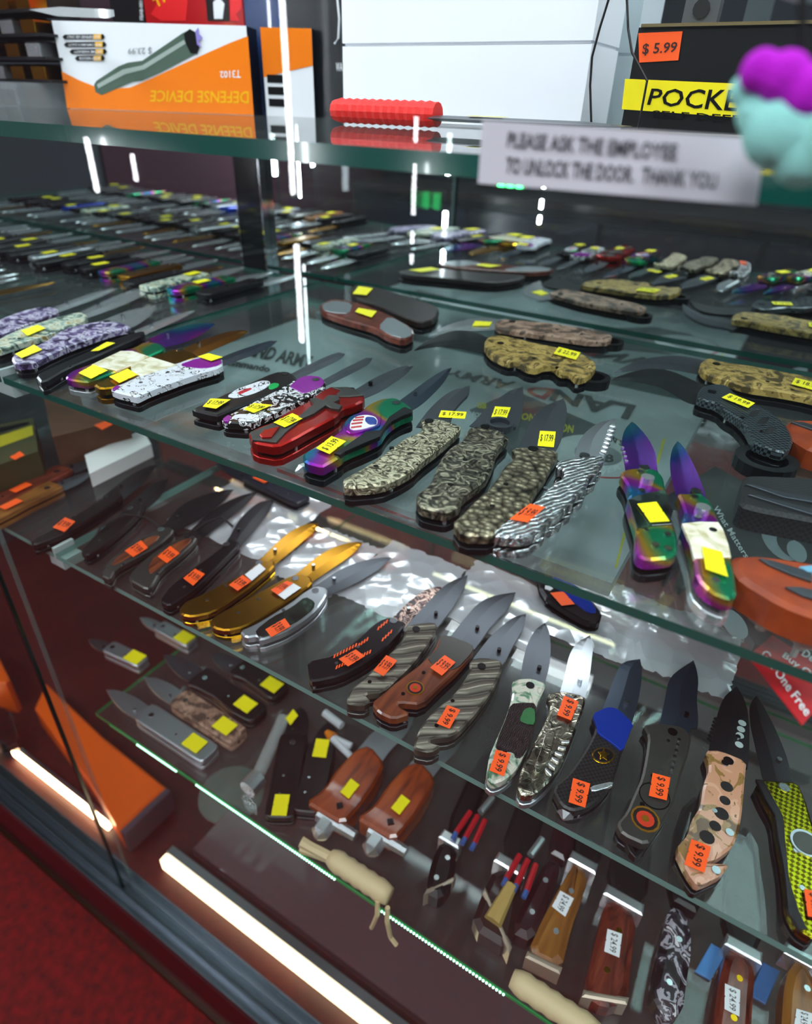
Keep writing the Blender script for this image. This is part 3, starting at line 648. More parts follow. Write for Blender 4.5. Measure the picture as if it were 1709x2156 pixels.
# ================================================================== shelf B, second row
def karambit(label, crop, z, handle, spine, edge, ring, th, hm, bm, ro=.0165, ri=.0115, st=None, rz=None):
    k = K(crop, label, z, handle, spine, edge, th, st, hm=(hm, BLKM), bm=bm, sm=SCREWB, name='karambit_knife', stud=False)
    c = flat(crop, [ring], z+th*.6)[0]; ringp(k, 'finger_ring', (c.x, c.y), ro, ri, z+.0005, z+th*.6, BLKM); return k
karambit('karambit with a carbon weave handle, three slots and black finger ring', 'e', ZB,
  [(885,300),(920,247),(1000,230),(1100,240),(1160,300),(1260,370),(1400,420),(1480,480),(1550,560),(1575,640),(1555,702),(1500,730),(1300,662),(1280,620),(1240,540),(1170,470),(1100,432),(1040,375),(890,335)],
  [(900,240),(790,190),(690,150),(560,132),(430,152),(270,205)], [(890,390),(800,365),(715,310),(600,252),(430,218),(270,205)],
  (1385,768), .016, CARBON, BLK, .0215, .0145, (YEL, [(1060,330),(1250,405),(1300,370),(1118,300)], '$ 19.99', 'h'))
kk = bpy.data.objects['karambit_knife']
for p0 in ((1300,445),(1360,500),(1410,568)):
    inlay(kk, 'handle_slot', 'e', [(p0[0]-55,p0[1]+22),(p0[0]-20,p0[1]-22),(p0[0]+50,p0[1]-28),(p0[0]+10,p0[1]+25)], plain('slot_black', '020203', .6), .0002, bevel=0)
karambit('camouflage karambit with a black grooved edge behind the carbon weave one', 'e2', ZB,
  [(900,105),(960,58),(1060,90),(1300,122),(1709,200),(1900,260),(1880,400),(1709,345),(1500,305),(1250,270),(1100,222),(960,182),(920,155)],
  [(905,85),(780,60),(620,62),(450,95),(290,170)], [(915,190),(800,165),(640,142),(480,150),(290,170)],
  (1990,420), .015, CAMOG, GUN, .018, .0125, (YEL, [(1560,250),(1760,305),(1790,255),(1590,205)], '$ 18.99', 'h'))
karambit('gold camouflage karambit with a scalloped edge and black finger ring', 'F', ZB,
  [(1018,722),(1030,705),(1060,706),(1100,715),(1190,735),(1240,750),(1258,768),(1240,790),(1215,797),(1200,782),(1180,782),(1165,768),(1145,768),(1130,775),(1110,772),(1090,760),(1065,760),(1030,742)],
  [(1022,712),(1000,702),(960,698),(915,712),(872,738)], [(1028,748),(1000,742),(960,733),(915,731),(872,738)],
  (1246,792), .015, CAMOG, BLK, .017, .0115, (YEL, [(1165,744),(1212,757),(1222,742),(1176,730)], '$ 22.99', 'h'))
karambit('slim pale brown camouflage karambit with a steel finger ring', 'F2', ZB,
  [(1040,692),(1056,683),(1150,690),(1240,704),(1290,715),(1285,730),(1240,730),(1200,724),(1120,713),(1050,704)],
  [(1045,686),(1010,684),(970,690),(935,702),(900,722)], [(1050,706),(1015,708),(975,710),(940,714),(900,722)],
  (1282,729), .013, CAMOP, STEELB, .016, .0115, (YEL, [(994,698),(1030,698),(1036,690),(1000,688)], None, 'b'))
K('F2', 'dark brown wood folding knife lying across the shelf behind the stiletto tips', ZB,
  [(738,612),(780,612),(870,640),(905,650),(926,662),(915,684),(885,692),(850,680),(800,656),(742,640)], None, None,
  .014, (YEL, [(742,630),(771,633),(785,619),(755,614)], None, 'h'), hm=(plain('dark_wood', '1f0f0c', .35, coat=.3), BLKH))
k = K('F', 'closed folding knife with silver bolsters and a brown middle', ZB,
  [(672,640),(700,628),(760,638),(820,662),(868,688),(872,705),(850,716),(815,706),(790,690),(730,674),(678,656)], None, None,
  .015, (YEL, [(747,656),(782,668),(793,655),(755,648)], None, 'h'), hm=(ROSE, BLKH))
inlay(k, 'silver_bolster', 'F', [(818,664),(866,690),(868,705),(850,712),(818,704),(795,688)], STEEL, .0006)
inlay(k, 'silver_bolster', 'F', [(678,640),(702,632),(742,638),(736,660),(700,658),(680,652)], STEEL, .0006)
# generic folders, laid out from butt and tip
PROF = dict(
 straight=[(0, .34, .34), (.03, .5, .5), (.5, .5, .5), (.92, .52, .52), (1, .42, .42)],
 swell=[(0, .3, .32), (.05, .5, .5), (.3, .55, .52), (.55, .42, .46), (.8, .5, .5), (.95, .6, .5), (1, .45, .4)],
 coffin=[(0, .3, .3), (.06, .55, .55), (.35, .45, .5), (.7, .4, .42), (.9, .52, .5), (1, .4, .4)])
def folder(label, z, butt, tip, hm, bm, prof='swell', w=.026, hf=.56, th=.013, st=None, group=None, crop='F', **kw):
    a, b = [Vector((v.x, v.y)) for v in (onz(*px(crop, [butt])[0], z+th*.6), onz(*px(crop, [tip])[0], z+th*.43))]
    return folder_xy(label, z, a, b, hm, bm, prof, w, hf, th, st, group, **kw)
def folder_xy(label, z, a, b, hm, bm, prof='swell', w=.026, hf=.56, th=.013, st=None, group=None, tagw=(.022, .012), tpos=.4, **kw):
    d = b-a; L = d.length; u = d/L; n = Vector((-u.y, u.x)); P = PROF[prof]; Hn = L*hf
    pts = [a+u*(t*Hn)+n*(l*w) for t, l, r in P]+[a+u*(t*Hn)-n*(r*w) for t, l, r in reversed(P)]
    s0 = a+u*Hn+n*(w*.36); e0 = a+u*Hn-n*(w*.40); B = L-Hn
    bl = None
    if hf < .98: bl = ([s0, s0+u*B*.35+n*w*.02, s0+u*B*.7-n*w*.12, b], [e0, e0+u*B*.4-n*w*.04, e0+u*B*.8+n*w*.12, b])
    s = None
    if st:
        mat, text = st; c = a+u*(Hn*tpos); lu, lw = tagw
        s = (mat, [c+u*lu/2+n*lw/2, c-u*lu/2+n*lw/2, c-u*lu/2-n*lw/2, c+u*lu/2-n*lw/2], text, 'h')
    return knife(label, z, pts, bl, th, hm=hm, bm=bm, sticker=s, group=group, **kw)
rnd = random.Random(5)
HM = [(BLKM, 'black'), (GUN, 'gunmetal'), (GREYM, 'grey'), (GOLD, 'gold'), (RAINH, 'rainbow'), (STEEL, 'steel'), (WOODB, 'wooden'), (BLUE, 'blue'), (CAMOT, 'greenish')]
def crowd(z, x0, x1, step, y0, L, where, grp, flip=False, tagp=.6):
    x = x0
    while x > x1:
        hm, nm = HM[rnd.randrange(len(HM)) if rnd.random() < .6 else 0]; bm = rnd.choice([STEELB, STEELB, STEELB, STEEL, GUN, GOLD])
        l = L*rnd.uniform(.9, 1.08); y = y0+rnd.uniform(-.012, .012); a = Vector((x, y)); b = Vector((x+rnd.uniform(-.02, .01), y+l))
        if flip: a, b = b, a
        bn = {id(STEELB): 'bright', id(STEEL): 'steel', id(GUN): 'grey', id(BLK): 'black', id(GOLD): 'gold'}[id(bm)]
        t = rnd.random() < tagp
        folder_xy('%s-handled folding knife with %s blade%s, %s' % (nm, bn, ' and yellow sticker' if t else '', where), z, a, b, hm, bm,
                  rnd.choice(['straight', 'swell', 'coffin']), rnd.uniform(.021, .027), .55, .014, (YEL, None) if t else None, grp, tpos=rnd.choice([.3, .5, .8]))
        x -= step*rnd.uniform(.9, 1.15)
crowd(ZB, -.845, -1.66, .036, .30, .205, 'front row by the seam', 'knives in the front row past the shelf seam')
crowd(ZB, -.63, -1.60, .036, .545, .19, 'back row by the mirror', 'knives in the back row by the mirror post')
# ================================================================== shelf C (orange tags)
k = K('f', 'black folding knife with gold flecks lying on the far shelf pane', ZC,
  [(180,1018),(300,960),(480,850),(640,742),(715,715),(735,758),(600,850),(420,962),(300,1012),(200,1048)],
  [(660,728),(740,665),(830,605),(940,565)], [(742,775),(810,720),(880,655),(940,565)],
  .014, (ORA, [(315,940),(385,968),(452,905),(390,880)], '$ 9.99', 'h'), hm=BLKH, bm=BLK)
k = K('f', 'black folding knife without a sticker beside the gold-flecked one', ZC,
  [(480,1085),(560,992),(680,882),(780,800),(860,790),(850,840),(800,895),(700,982),(600,1062),(520,1112)],
  [(780,800),(850,740),(930,680),(1010,650)], [(850,850),(920,800),(980,730),(1010,650)], .014, None, hm=BLKH, bm=BLK)
cord = [onz(*p, ZC+.004) for p in px('f', [(560,1060),(620,1000),(760,930),(880,905),(980,930),(1060,960),(1150,975),(1250,960),(1340,950),(1400,975)])]
tag(MB().tube([Vector(p)+Vector((0, 0, .004+.012*math.sin(i))) for i, p in enumerate(cord)], .0016, 6).build('cord', plain('cord_black', '0d0d10', .7), at=cord[0]), 'loose black cord lying over the wood-panelled knives', 'cord')
for nm, hp, ip, sp, ed, q in (
 ('grey folding knife with a wood inlay, its leaf blade under the black cord', [(600,1225),(640,1150),(760,1050),(900,970),(1000,930),(1050,960),(950,1050),(800,1132),(690,1192),(660,1255)],
  [(662,1165),(700,1120),(800,1050),(900,995),(960,985),(930,1030),(800,1105),(690,1165)],
  [(985,928),(1060,840),(1140,785),(1260,740),(1400,715)], [(1060,965),(1180,900),(1260,845),(1340,785),(1400,715)], [(748,1080),(798,1118),(888,1062),(845,1018)]),
 ('grey folding knife with a wood inlay next to the black serrated knife', [(765,1250),(800,1190),(900,1100),(1030,1020),(1150,980),(1185,1010),(1080,1110),(960,1202),(915,1290),(880,1315)],
  [(885,1180),(930,1110),(1050,1035),(1140,1000),(1150,1020),(1060,1100),(960,1180),(900,1225)],
  [(1140,970),(1230,880),(1320,815),(1420,765),(1540,730)], [(1215,1005),(1310,935),(1400,865),(1480,800),(1540,730)], [(945,1115),(1000,1155),(1078,1095),(1020,1052)])):
    k = K('f', nm, ZC, hp, sp, ed, .014, (ORA, q, '$ 9.99', 'h'), hm=GREYM, bm=BLK)
    inlay(k, 'wood_inlay', 'f', ip, WOOD, .0008)
k = K('f', 'black serrated folding knife between the wood inlay and gold ones', ZC,
  [(955,1380),(1020,1290),(1150,1190),(1300,1080),(1380,1000),(1445,1035),(1330,1152),(1200,1282),(1080,1372),(1010,1412)],
  [(1380,1000),(1430,910),(1490,845),(1560,795),(1640,780)], [(1448,1050),(1520,965),(1570,900),(1612,845),(1640,780)],
  .014, (ORA, [(1098,1245),(1158,1290),(1228,1220),(1170,1188)], '$ 9.99', 'h'), hm=BLKM, bm=BLK)
k = K('g', 'gold folding knife with cut patterned handle lying against the black serrated one', ZC,
  [(90,790),(130,740),(250,690),(420,600),(560,540),(640,470),(690,440),(780,440),(775,490),(620,622),(480,722),(330,820),(180,850),(110,835)],
  [(690,432),(790,330),(900,240),(1000,192),(1095,180)], [(800,460),(910,370),(1000,292),(1060,240),(1095,180)],
  .013, (ORA, [(450,620),(515,662),(612,592),(550,548)], '$ 9.99', 'h'), hm=(GOLD, GOLDB), bm=GOLD)
stick_quad(k, flat('g', [(565,545),(615,590),(715,505),(670,465)], ZC+.0142), ZC+.0142, WHT, None, INK, 'paper_label')
k = K('g', 'gold folding knife with cut patterned handle beside the silver framed one', ZC,
  [(315,880),(360,830),(560,730),(700,650),(850,570),(950,532),(1040,560),(1050,610),(900,722),(720,832),(560,922),(430,950),(340,930)],
  [(960,530),(1080,430),(1180,370),(1300,327),(1415,315)], [(1060,592),(1180,512),(1300,430),(1370,370),(1415,315)],
  .013, (ORA, [(752,655),(800,690),(912,605),(865,590)], '$ 9.99', 'h'), hm=(GOLD, GOLDB), bm=GOLD)
stick_quad(k, flat('g', [(800,690),(850,724),(970,640),(910,606)], ZC+.0142), ZC+.0142, WHT, None, INK, 'paper_label')
k = K('g', 'silver framed folding knife with black panels and long grey blade', ZC,
  [(525,950),(640,900),(760,830),(900,740),(1000,660),(1080,622),(1160,640),(1150,700),(1080,800),(980,880),(850,960),(670,1022),(660,985),(570,1000)],
  [(1100,618),(1230,530),(1350,475),(1480,440),(1620,425)], [(1185,690),(1330,625),(1440,565),(1540,500),(1620,425)],
  .015, (ORA, [(712,940),(755,995),(895,918),(852,860)], '$ 9.99', 'h'), hm=STEEL, bm=GUN)
inlay(k, 'black_panel', 'g', [(640,945),(760,850),(900,780),(1000,700),(1070,740),(1060,790),(960,870),(850,930),(700,1000),(655,985)], BPEARL, .0008)
k = K('h', 'curved black folding knife with orange printing and a grey patterned blade', ZC,
  [(90,720),(280,680),(450,570),(600,430),(680,402),(790,442),(780,482),(640,640),(500,742),(330,830),(130,872),(108,850)],
  [(735,392),(800,325),(870,265),(960,212),(1060,190)], [(850,450),(920,385),(975,325),(1020,270),(1060,190)],
  .015, (ORA, [(318,708),(385,762),(505,688),(440,640)], '$ 9.99', 'h'), hm=BLKM, bm=SKULLB)
for a, b in (((285,690),(460,600)), ((460,610),(540,555)), ((300,770),(560,650)), ((600,490),(680,425)), ((632,570),(712,495))):
    m = max(3, int(math.hypot(b[0]-a[0], b[1]-a[1])/22))
    for t in range(m):
        x = a[0]+(b[0]-a[0])*t/m; y = a[1]+(b[1]-a[1])*t/m
        inlay(k, 'orange_print', 'h', [(x-7, y+12), (x+2, y-14), (x+12, y-18), (x+5, y+8)], ORA, .0003, 0, bevel=0)
SW = [('h', 'grey fluted folding knife between the orange-print knife and the wooden emblem knife',
  [(375,1000),(400,930),(520,830),(650,700),(780,582),(800,470),(880,450),(1010,440),(1032,480),(960,592),(850,742),(740,850),(640,945),(500,960),(550,1010),(490,1045),(380,1032)],
  [(1040,472),(1120,370),(1180,272),(1225,190),(1245,105)], [(820,455),(920,332),(1020,232),(1120,155),(1245,105)],
  [(568,790),(640,832),(738,720),(660,680)]),
 ('h', 'grey fluted folding knife beside the bear handle knife',
  [(855,1330),(900,1202),(1000,1080),(1150,962),(1260,802),(1262,712),(1350,692),(1480,712),(1500,762),(1430,922),(1330,1062),(1230,1182),(1140,1262),(980,1280),(975,1310),(1060,1330),(980,1382),(870,1362)],
  [(1505,742),(1570,622),(1630,520),(1655,450),(1665,385)], [(1290,700),(1400,560),(1500,465),(1590,405),(1665,385)],
  [(1100,1040),(1022,1172),(1115,1210),(1192,1075)])]
for cr, nm, hp, sp, ed, q in SW:
    k = K(cr, nm, ZC, hp, sp, ed, .016, (ORA, q, '$ 9.99', 'h'), hm=(SWIRL, GREYM), bm=GUN, sm=SCREWB)
k = K('h', 'wood and grey folding knife with a round orange emblem', ZC,
  [(555,1022),(640,952),(760,850),(900,750),(1000,652),(1050,542),(1100,530),(1280,600),(1292,652),(1180,782),(1050,902),(915,1035),(750,1020),(745,1045),(840,1100),(710,1142),(600,1092)],
  [(1335,592),(1420,472),(1490,400),(1550,322),(1590,230)], [(1130,535),(1230,412),(1330,305),(1450,252),(1590,230)],
  .016, (ORA, [(975,770),(1060,828),(1158,732),(1080,680)], '$ 9.99', 'h'), hm=(WOOD, BLKM), bm=GUN, sm=SCREWB)
inlay(k, 'grey_bolster', 'h', [(955,700),(1040,620),(1052,545),(1100,534),(1278,602),(1288,650),(1170,780),(1060,780),(990,740)], GREYM, .0008)
def emblem(k, crop, c, r):
    dot(k, 'emblem_rim', crop, c, r, plain('emblem_gold', 'a8741c', .3, .6), .0005)
    dot(k, 'emblem_field', crop, c, r*.86, plain('emblem_black', '16100c', .4), .0008)
    dot(k, 'emblem_disc', crop, c, r*.62, plain('emblem_red', 'c2341a', .35), .0011)
    dot(k, 'emblem_crest', crop, (c[0], c[1]-3), r*.26, MATS['emblem_gold'], .0015, n=7)
emblem(k, 'h', (868,915), .0075)
k = K('i', 'folding knife with an abalone handle, a bear in relief and small green pines', ZC,
  [(78,1150),(100,1000),(150,880),(220,722),(270,562),(262,462),(330,432),(420,435),(512,470),(492,530),(442,622),(432,742),(402,882),(352,992),(290,1102),(200,1172),(130,1195)],
  [(505,468),(532,350),(542,220),(530,110),(500,40)], [(325,440),(345,310),(378,190),(430,95),(500,40)],
  .016, (ORA, [(150,950),(102,1100),(208,1143),(255,980)], '$ 9.99', 'h'), hm=(ABAL, STEEL), bm=GUN, sm=SCREWB)
inlay(k, 'dark_scene', 'i', [(255,620),(350,610),(440,615),(435,740),(402,880),(340,990),(250,960),(140,950),(170,850),(220,730)], BEAR, .0006)
inlay(k, 'pine', 'i', [(318,740),(345,670),(372,650),(400,645),(432,660),(432,770),(370,765)], plain('pine_green', '16642c', .5, bump=.6, bscale=700), .0012)
inlay(k, 'bear_relief', 'i', [(150,920),(180,830),(240,770),(250,735),(280,740),(290,770),(360,790),(410,830),(400,890),(335,1000),(290,1000),(280,960),(200,950)], BEAR, .0022, 1)
k = K('i', 'pewter folding knife with a scorpion in relief on its handle', ZC,
  [(305,1220),(330,1100),(400,952),(480,802),(550,652),(512,552),(620,522),(790,560),(792,622),(742,762),(692,902),(622,1062),(542,1172),(430,1270),(340,1282)],
  [(795,560),(822,430),(838,300),(846,205),(825,130)], [(612,530),(648,400),(680,270),(735,182),(825,130)],
  .016, (ORA, [(640,562),(590,700),(690,740),(745,605)], '$ 9.99', 'h'), hm=(SCORP, STEEL), bm=STEEL)
for t in range(6): inlay(k, 'scorpion_leg', 'i', [(500+t*24, 1090-t*38), (545+t*26, 1140-t*48), (555+t*26, 1122-t*48), (508+t*24, 1074-t*38)], STEELB, .0014)
inlay(k, 'scorpion_body', 'i', [(420,1080),(470,960),(500,850),(540,810),(580,830),(560,900),(540,980),(510,1060),(450,1130)], SCORP, .0022)
k = K('i', 'black textured folding knife with a blue bolster and gold oval badge', ZC,
  [(555,1225),(680,1122),(790,962),(850,852),(872,782),(842,692),(950,642),(1020,650),(1140,762),(1110,832),(1062,952),(1032,1062),(990,1192),(900,1302),(800,1370),(700,1392),(620,1352)],
  [(1135,735),(1172,600),(1192,480),(1196,385),(1185,300)], [(920,648),(960,545),(1005,430),(1060,328),(1185,300)],
  .016, (ORA, [(705,1155),(672,1328),(792,1368),(828,1195)], '$ 9.99', 'h'), hm=(KNURL, BLKM), bm=BLUED)
inlay(k, 'blue_bolster', 'i', [(842,692),(950,642),(1020,650),(1142,762),(1112,832),(1062,965),(985,900),(880,830),(875,780)], BLUE, .0018)
q = flat('i', [(922,995)], k['_z'])[0]
MB().prism(disc(q, .01, 18, .0088, .0066, .9), k['_z']-.001, k['_z']+.0006, .0002).build('gold_oval', GOLDB, k)
MB().prism(disc(q, .01, 18, .0078, .0057, .9), k['_z']-.001, k['_z']+.0009, .0002).build('oval_field', BLKM, k)
MB().prism([q+Vector((.0045*math.cos(t)*(1 if i % 2 else .5), .006*math.sin(t)*(1 if i % 2 else .5))) for i, t in enumerate(2*math.pi*j/10 for j in range(10))], k['_z']-.001, k['_z']+.0014, .0002).build('gold_crest', GOLDB, k)
inlay(k, 'silver_bar', 'i', [(825,1215),(970,1180),(995,1185),(985,1215),(840,1255)], STEELB, .0012)
q = flat('i', [(655,1405)], ZC+.008)[0]
MB().tube([(q.x, q.y+.006, ZC+.008), (q.x, q.y-.002, ZC+.008), (q.x, q.y-.006, ZC+.008)], [.0055, .0055, .001], 6).build('glass_breaker', STEELB, k)
k = K('i', 'dark grey folding knife with a round red emblem and a row of rivets', ZC,
  [(1020,1480),(1090,1402),(1140,1282),(1200,1152),(1230,1002),(1250,852),(1205,772),(1330,757),(1500,782),(1560,852),(1530,1002),(1480,1142),(1440,1302),(1380,1432),(1310,1532),(1240,1640),(1060,1560)],
  [(1545,800),(1600,790),(1592,600),(1602,450),(1570,310)], [(1330,755),(1362,600),(1392,460),(1450,390),(1570,310)],
  .017, (ORA, [(1278,1118),(1250,1282),(1378,1315),(1405,1152)], '$ 9.99', 'h'), hm=(GREYM, BLKM), bm=BLUED, sm=SCREWB)
emblem(k, 'i', (1225,1448), .0095)
for p0 in ((1390,885),(1468,875),(1458,915),(1448,955),(1438,997),(1428,1040),(1418,1080),(1408,1122),(1330,1105)): dot(k, 'rivet', 'i', p0, .0013, SCREW, .001)
c = flat('i', [(1290,1285)], k['_z'])[0]; ringp(k, 'dial_ring', (c.x, c.y), .0105, .0098, k['_z']-.001, k['_z']+.0004, LINER)
tri = flat('i', [(1040,1540),(1070,1590),(1150,1730),(1180,1715),(1300,1600)], ZC+.006)
MB().prism(flat('i', [(1050,1560),(1110,1690),(1150,1735),(1180,1720),(1250,1630),(1215,1630),(1150,1690),(1110,1610),(1120,1590)], ZC+.008), ZC+.003, ZC+.009, .0005).build('lanyard_loop', BLKM, k)
k = K('j', 'tan camouflage folding knife with holes along its handle and a sawtooth blade', ZC,
  [(350,1650),(430,1560),(450,1472),(510,1380),(530,1232),(572,1130),(540,1012),(640,1012),(810,1082),(800,1182),(782,1400),(762,1530),(720,1640),(620,1715),(545,1735),(590,1745),(700,1750),(650,1820),(560,1865),(490,1890),(430,1810)],
  [(820,1060),(822,960),(822,860),(800,720),(740,600)], [(570,968),(600,870),(625,760),(665,670),(740,600)],
  .017, (ORA, [(450,1590),(405,1755),(535,1808),(578,1640)], '$ 9.99', 'h'), hm=(CAMO, BLKM), bm=BLK)
for p0, r in (((680,1250),.0042), ((668,1340),.0036), ((645,1425),.0048), ((605,1505),.0038), ((552,1578),.0048)): dot(k, 'handle_hole', 'j', p0, r, MATS['slot_black'], .0002)
for p0 in ((670,1095),(700,1545),(612,1790)): dot(k, 'screw', 'j', p0, .0026, SCREW, .0012)
for p0 in ((780,838),(772,878),(765,918),(760,978)): dot(k, 'blade_hole', 'j', p0, .003, plain('hole_pale', 'aebab8', .4), .0003, zb=ZC+.017*.43+.0014)
for t in range(7):
    q = flat('j', [(572+t*7, 945-t*22)], ZC+.0075)[0]; MB().prism([q+Vector((-.0022, 0)), q+Vector((.001, -.0018)), q+Vector((.001, .0018))], ZC+.0062, ZC+.0085).build('saw_tooth', BLK, k)
k = K('j', 'olive gold knurled folding knife with black frame and blade', ZC,
  [(870,1200),(1000,1212),(1140,1220),(1190,1330),(1225,1450),(1300,1700),(1330,1900),(1330,2120),(1250,2240),(1150,2180),(1075,2050),(1060,1860),(1040,1720),(1015,1600),(995,1440),(930,1330)],
  [(1100,1205),(1062,1062),(1000,905),(930,765),(870,660)], [(905,1180),(865,1000),(832,850),(828,730),(870,660)],
  .017, (ORA, [(1180,1912),(1205,2090),(1300,2110),(1290,1940)], '$ 9.99', 'h'), hm=(GOLDK, BLKM), bm=BLK)
dot(k, 'round_badge', 'j', (1195,1615), .0095, STEEL, .0012, n=20)
dot(k, 'badge_centre', 'j', (1195,1615), .0078, GREYM, .0016, n=20)
inlay(k, 'black_edge', 'j', [(870,1200),(915,1205),(985,1330),(1045,1440),(1060,1600),(1085,1850),(1150,2060),(1200,2170),(1150,2180),(1075,2050),(1060,1860),(1040,1720),(1015,1600),(995,1440),(930,1330)], BLKM, .0012, 0)
# ---- behind them on shelf C
k = K('F', 'small blue and black folding knife lying across the shelf under the silver rope knife', ZC,
  [(1130,1195),(1170,1205),(1240,1255),(1268,1290),(1262,1312),(1235,1310),(1190,1285),(1140,1250)],
  [(1135,1190),(1095,1175),(1055,1170),(1010,1172)], [(1140,1235),(1100,1215),(1055,1195),(1010,1172)],
  .014, (ORA, [(1158,1248),(1182,1275),(1210,1272),(1186,1245)], None, 'h'), hm=BLKM, bm=BLUED)
inlay(k, 'blue_strip', 'F', [(1165,1208),(1200,1222),(1240,1258),(1258,1288),(1240,1292),(1200,1262),(1160,1228)], BLUE, .0008)
dot(k, 'star_badge', 'F', (1155,1237), .0045, plain('badge_pale', 'd8dadc', .3), .001, n=5)
folder('dark blue folding knife with an orange sticker under the stiletto row', ZC, (640,1060), (455,975), plain('navy_handle', '101c2c', .35), BLUED, 'straight', .026, .6, st=(ORA, None), tpos=.75)
bagm = clearpl('bag_film', 'f8fbff', .55, .2, 1., 48.)
def bag(label, cx, cy, sx, sy, h, seed, z=ZC):
    r = random.Random(seed); n = 22; v = []; f = []
    ph = [(r.uniform(20, 60), r.uniform(20, 60), r.uniform(0, 6.28), r.uniform(.2, 1)) for _ in range(9)]
    for i in range(n):
        for j in range(n):
            u = i/(n-1)*2-1; w = j/(n-1)*2-1; e = max(0, 1-u*u)**.5*max(0, 1-w*w)**.5
            x, y = u*sx, w*sy; rise = min(1, max(0, (cy+y-.505)/.05)); hh = .0028+(h-.0028)*rise*rise*(3-2*rise); c = sum(a*abs(math.sin(p*x*3+q*y*3+o)) for p, q, o, a in ph)/4.5
            v.append((cx+x+r.uniform(-.002, .002), cy+y+r.uniform(-.002, .002), z+.0008+hh*e*(.25+.75*c)+r.uniform(0, .004)*e*rise))
    f = [(i*n+j, (i+1)*n+j, (i+1)*n+j+1, i*n+j+1) for i in range(n-1) for j in range(n-1)]
    return tag(mesh('plastic_bag', v, f, bagm, None, (cx, cy, z), True), label, 'bag')
for (pxy, s, lb, sd) in (((520,1085), (.07, .075), 'crinkled clear plastic bag behind the black serrated knife', 1), ((668,1195), (.04, .05), 'crinkled clear plastic bag behind the gold knives', 2),
                     ((830,1240), (.048, .055), 'large crinkled clear plastic bag behind the orange-print knife', 3), ((1040,1285), (.05, .05), 'clear plastic bag behind the wood emblem knife', 4),
                     ((1262,1325), (.046, .05), 'clear plastic bag behind the dark grey emblem knife', 5), ((1425,1385), (.048, .045), 'clear plastic bag behind the tan camouflage knife', 6)):
    p = onz(*pxy, ZC); bag(lb, p.x, p.y+.015, s[0], s[1], .03, sd)
# printed grey display board propped on cartons under the yellow-tag shelf
carton = ramped('kraft_card', 'noise', [(.3, '4a2c1a'), (.7, '63402a')], 20, .8)
ZG = 1.026
tag(MB().box((-.57, .56, ZC), (-.34, .755, ZG-.0125)).build('carton', carton, at=(-.455, .66, ZC)), 'brown carton under the left half of the grey printed board', 'box')
tag(MB().box((-.30, .57, ZC), (-.09, .755, ZG-.0125)).build('carton', carton, at=(-.195, .66, ZC)), 'brown carton under the right half of the grey printed board', 'box')
bd = empty('printed_board', (-.34, .56, ZG-.0125), 'grey printed package board reading LAND ARMY lying under the glass shelf', 'package')
gx0, gx1, gy0, gy1 = -.63, -.052, .372, .748
MB().box((gx0, gy0, ZG-.012), (gx1, gy1, ZG)).build('board', plain('board_grey', 'aeb3b8', .4), bd)
def bp(crop, pts): return [onz(x, y, ZG+.0004) for x, y in px(crop, pts)]
dk = plain('print_charcoal', '1c1e21', .5); rdp = plain('print_red', 'a31420', .5); ylp = plain('print_yellow', 'c9c010', .5); wtp = plain('print_white', 'c9cccf', .5)
def dec(crop, pts, mat, name='print_patch', parent=bd, dz=0.):
    v = [p+Vector((0, 0, dz)) for p in bp(crop, pts)]
    return mesh(name, v, [tuple(range(len(v)))] if area2([(p.x, p.y) for p in v]) > 0 else [tuple(range(len(v)))[::-1]], mat, parent)
dec('d', [(300,420),(640,280),(700,310),(1290,560),(1370,640),(1350,860),(1060,900),(640,800)], plain('print_slate', '4a4e53', .45))
def word(s, crop, quad, mat): lettering('print_lettering', s, [p+Vector((0, 0, .0004)) for p in bp(crop, quad)], mat, bd, (0, 0), Vector((0, 0, .0003)), .035)
word('LAN', 'd', [(1520,430),(905,290),(960,240),(1500,400)][0:4] if False else [(1500,392),(915,270),(870,355),(1440,495)], dk)
word('D', 'd', [(935,275),(735,250),(690,300),(840,352)], rdp)
word('ARMY', 'd', [(640,225),(170,130),(120,165),(560,285)], dk)
word('ALUMINUM MOUNT BASE', 'd', [(1490,365),(780,195),(770,212),(1480,383)], wtp)
word('AND ARMY', 'c', [(380,195),(780,280),(800,205),(440,120)], dk)
word('Commando', 'c', [(230,250),(530,300),(545,262),(260,205)], dk)
word('GB', 'd', [(350,410),(420,418),(425,375),(360,365)], ylp)
word('FOR', 'd', [(318,470),(395,485),(400,450),(325,438)], wtp)
word('ON', 'd', [(668,495),(770,510),(780,455),(680,445)], ylp)
word('ON', 'd', [(950,585),(1045,592),(1052,535),(965,520)], ylp)
c0 = onz(*px('d', [(1225,745)])[0], ZG)
def bdisc(name, rr, mat, dz): MB().prism(disc((c0.x, c0.y), rr, 28), ZG, ZG+dz).build(name, mat, bd)
bdisc('logo_red', .0455, rdp, .0003); bdisc('logo_disc', .043, plain('logo_white', 'b9bbbd', .4), .0006); bdisc('logo_centre', .022, plain('logo_grey', '8f9296', .3, .4), .0010)
word('VER', 'd', [(1225,905),(1400,850),(1385,815),(1235,865)], wtp)
word('IN S', 'd', [(1290,640),(1405,690),(1410,655),(1310,605)], dk)
word('B', 'd', [(1270,800),(1335,805),(1345,750),(1285,740)], dk)
dec('c', [(575,870),(1420,1185),(1430,1205),(580,895)], rdp, dz=.0002)
dec('d', [(1440,1180),(1345,1560),(1362,1560),(1460,1170)], ylp, dz=.0003)
dec('e', [(630,640),(590,800),(602,815),(660,620)], ylp, dz=.0003)
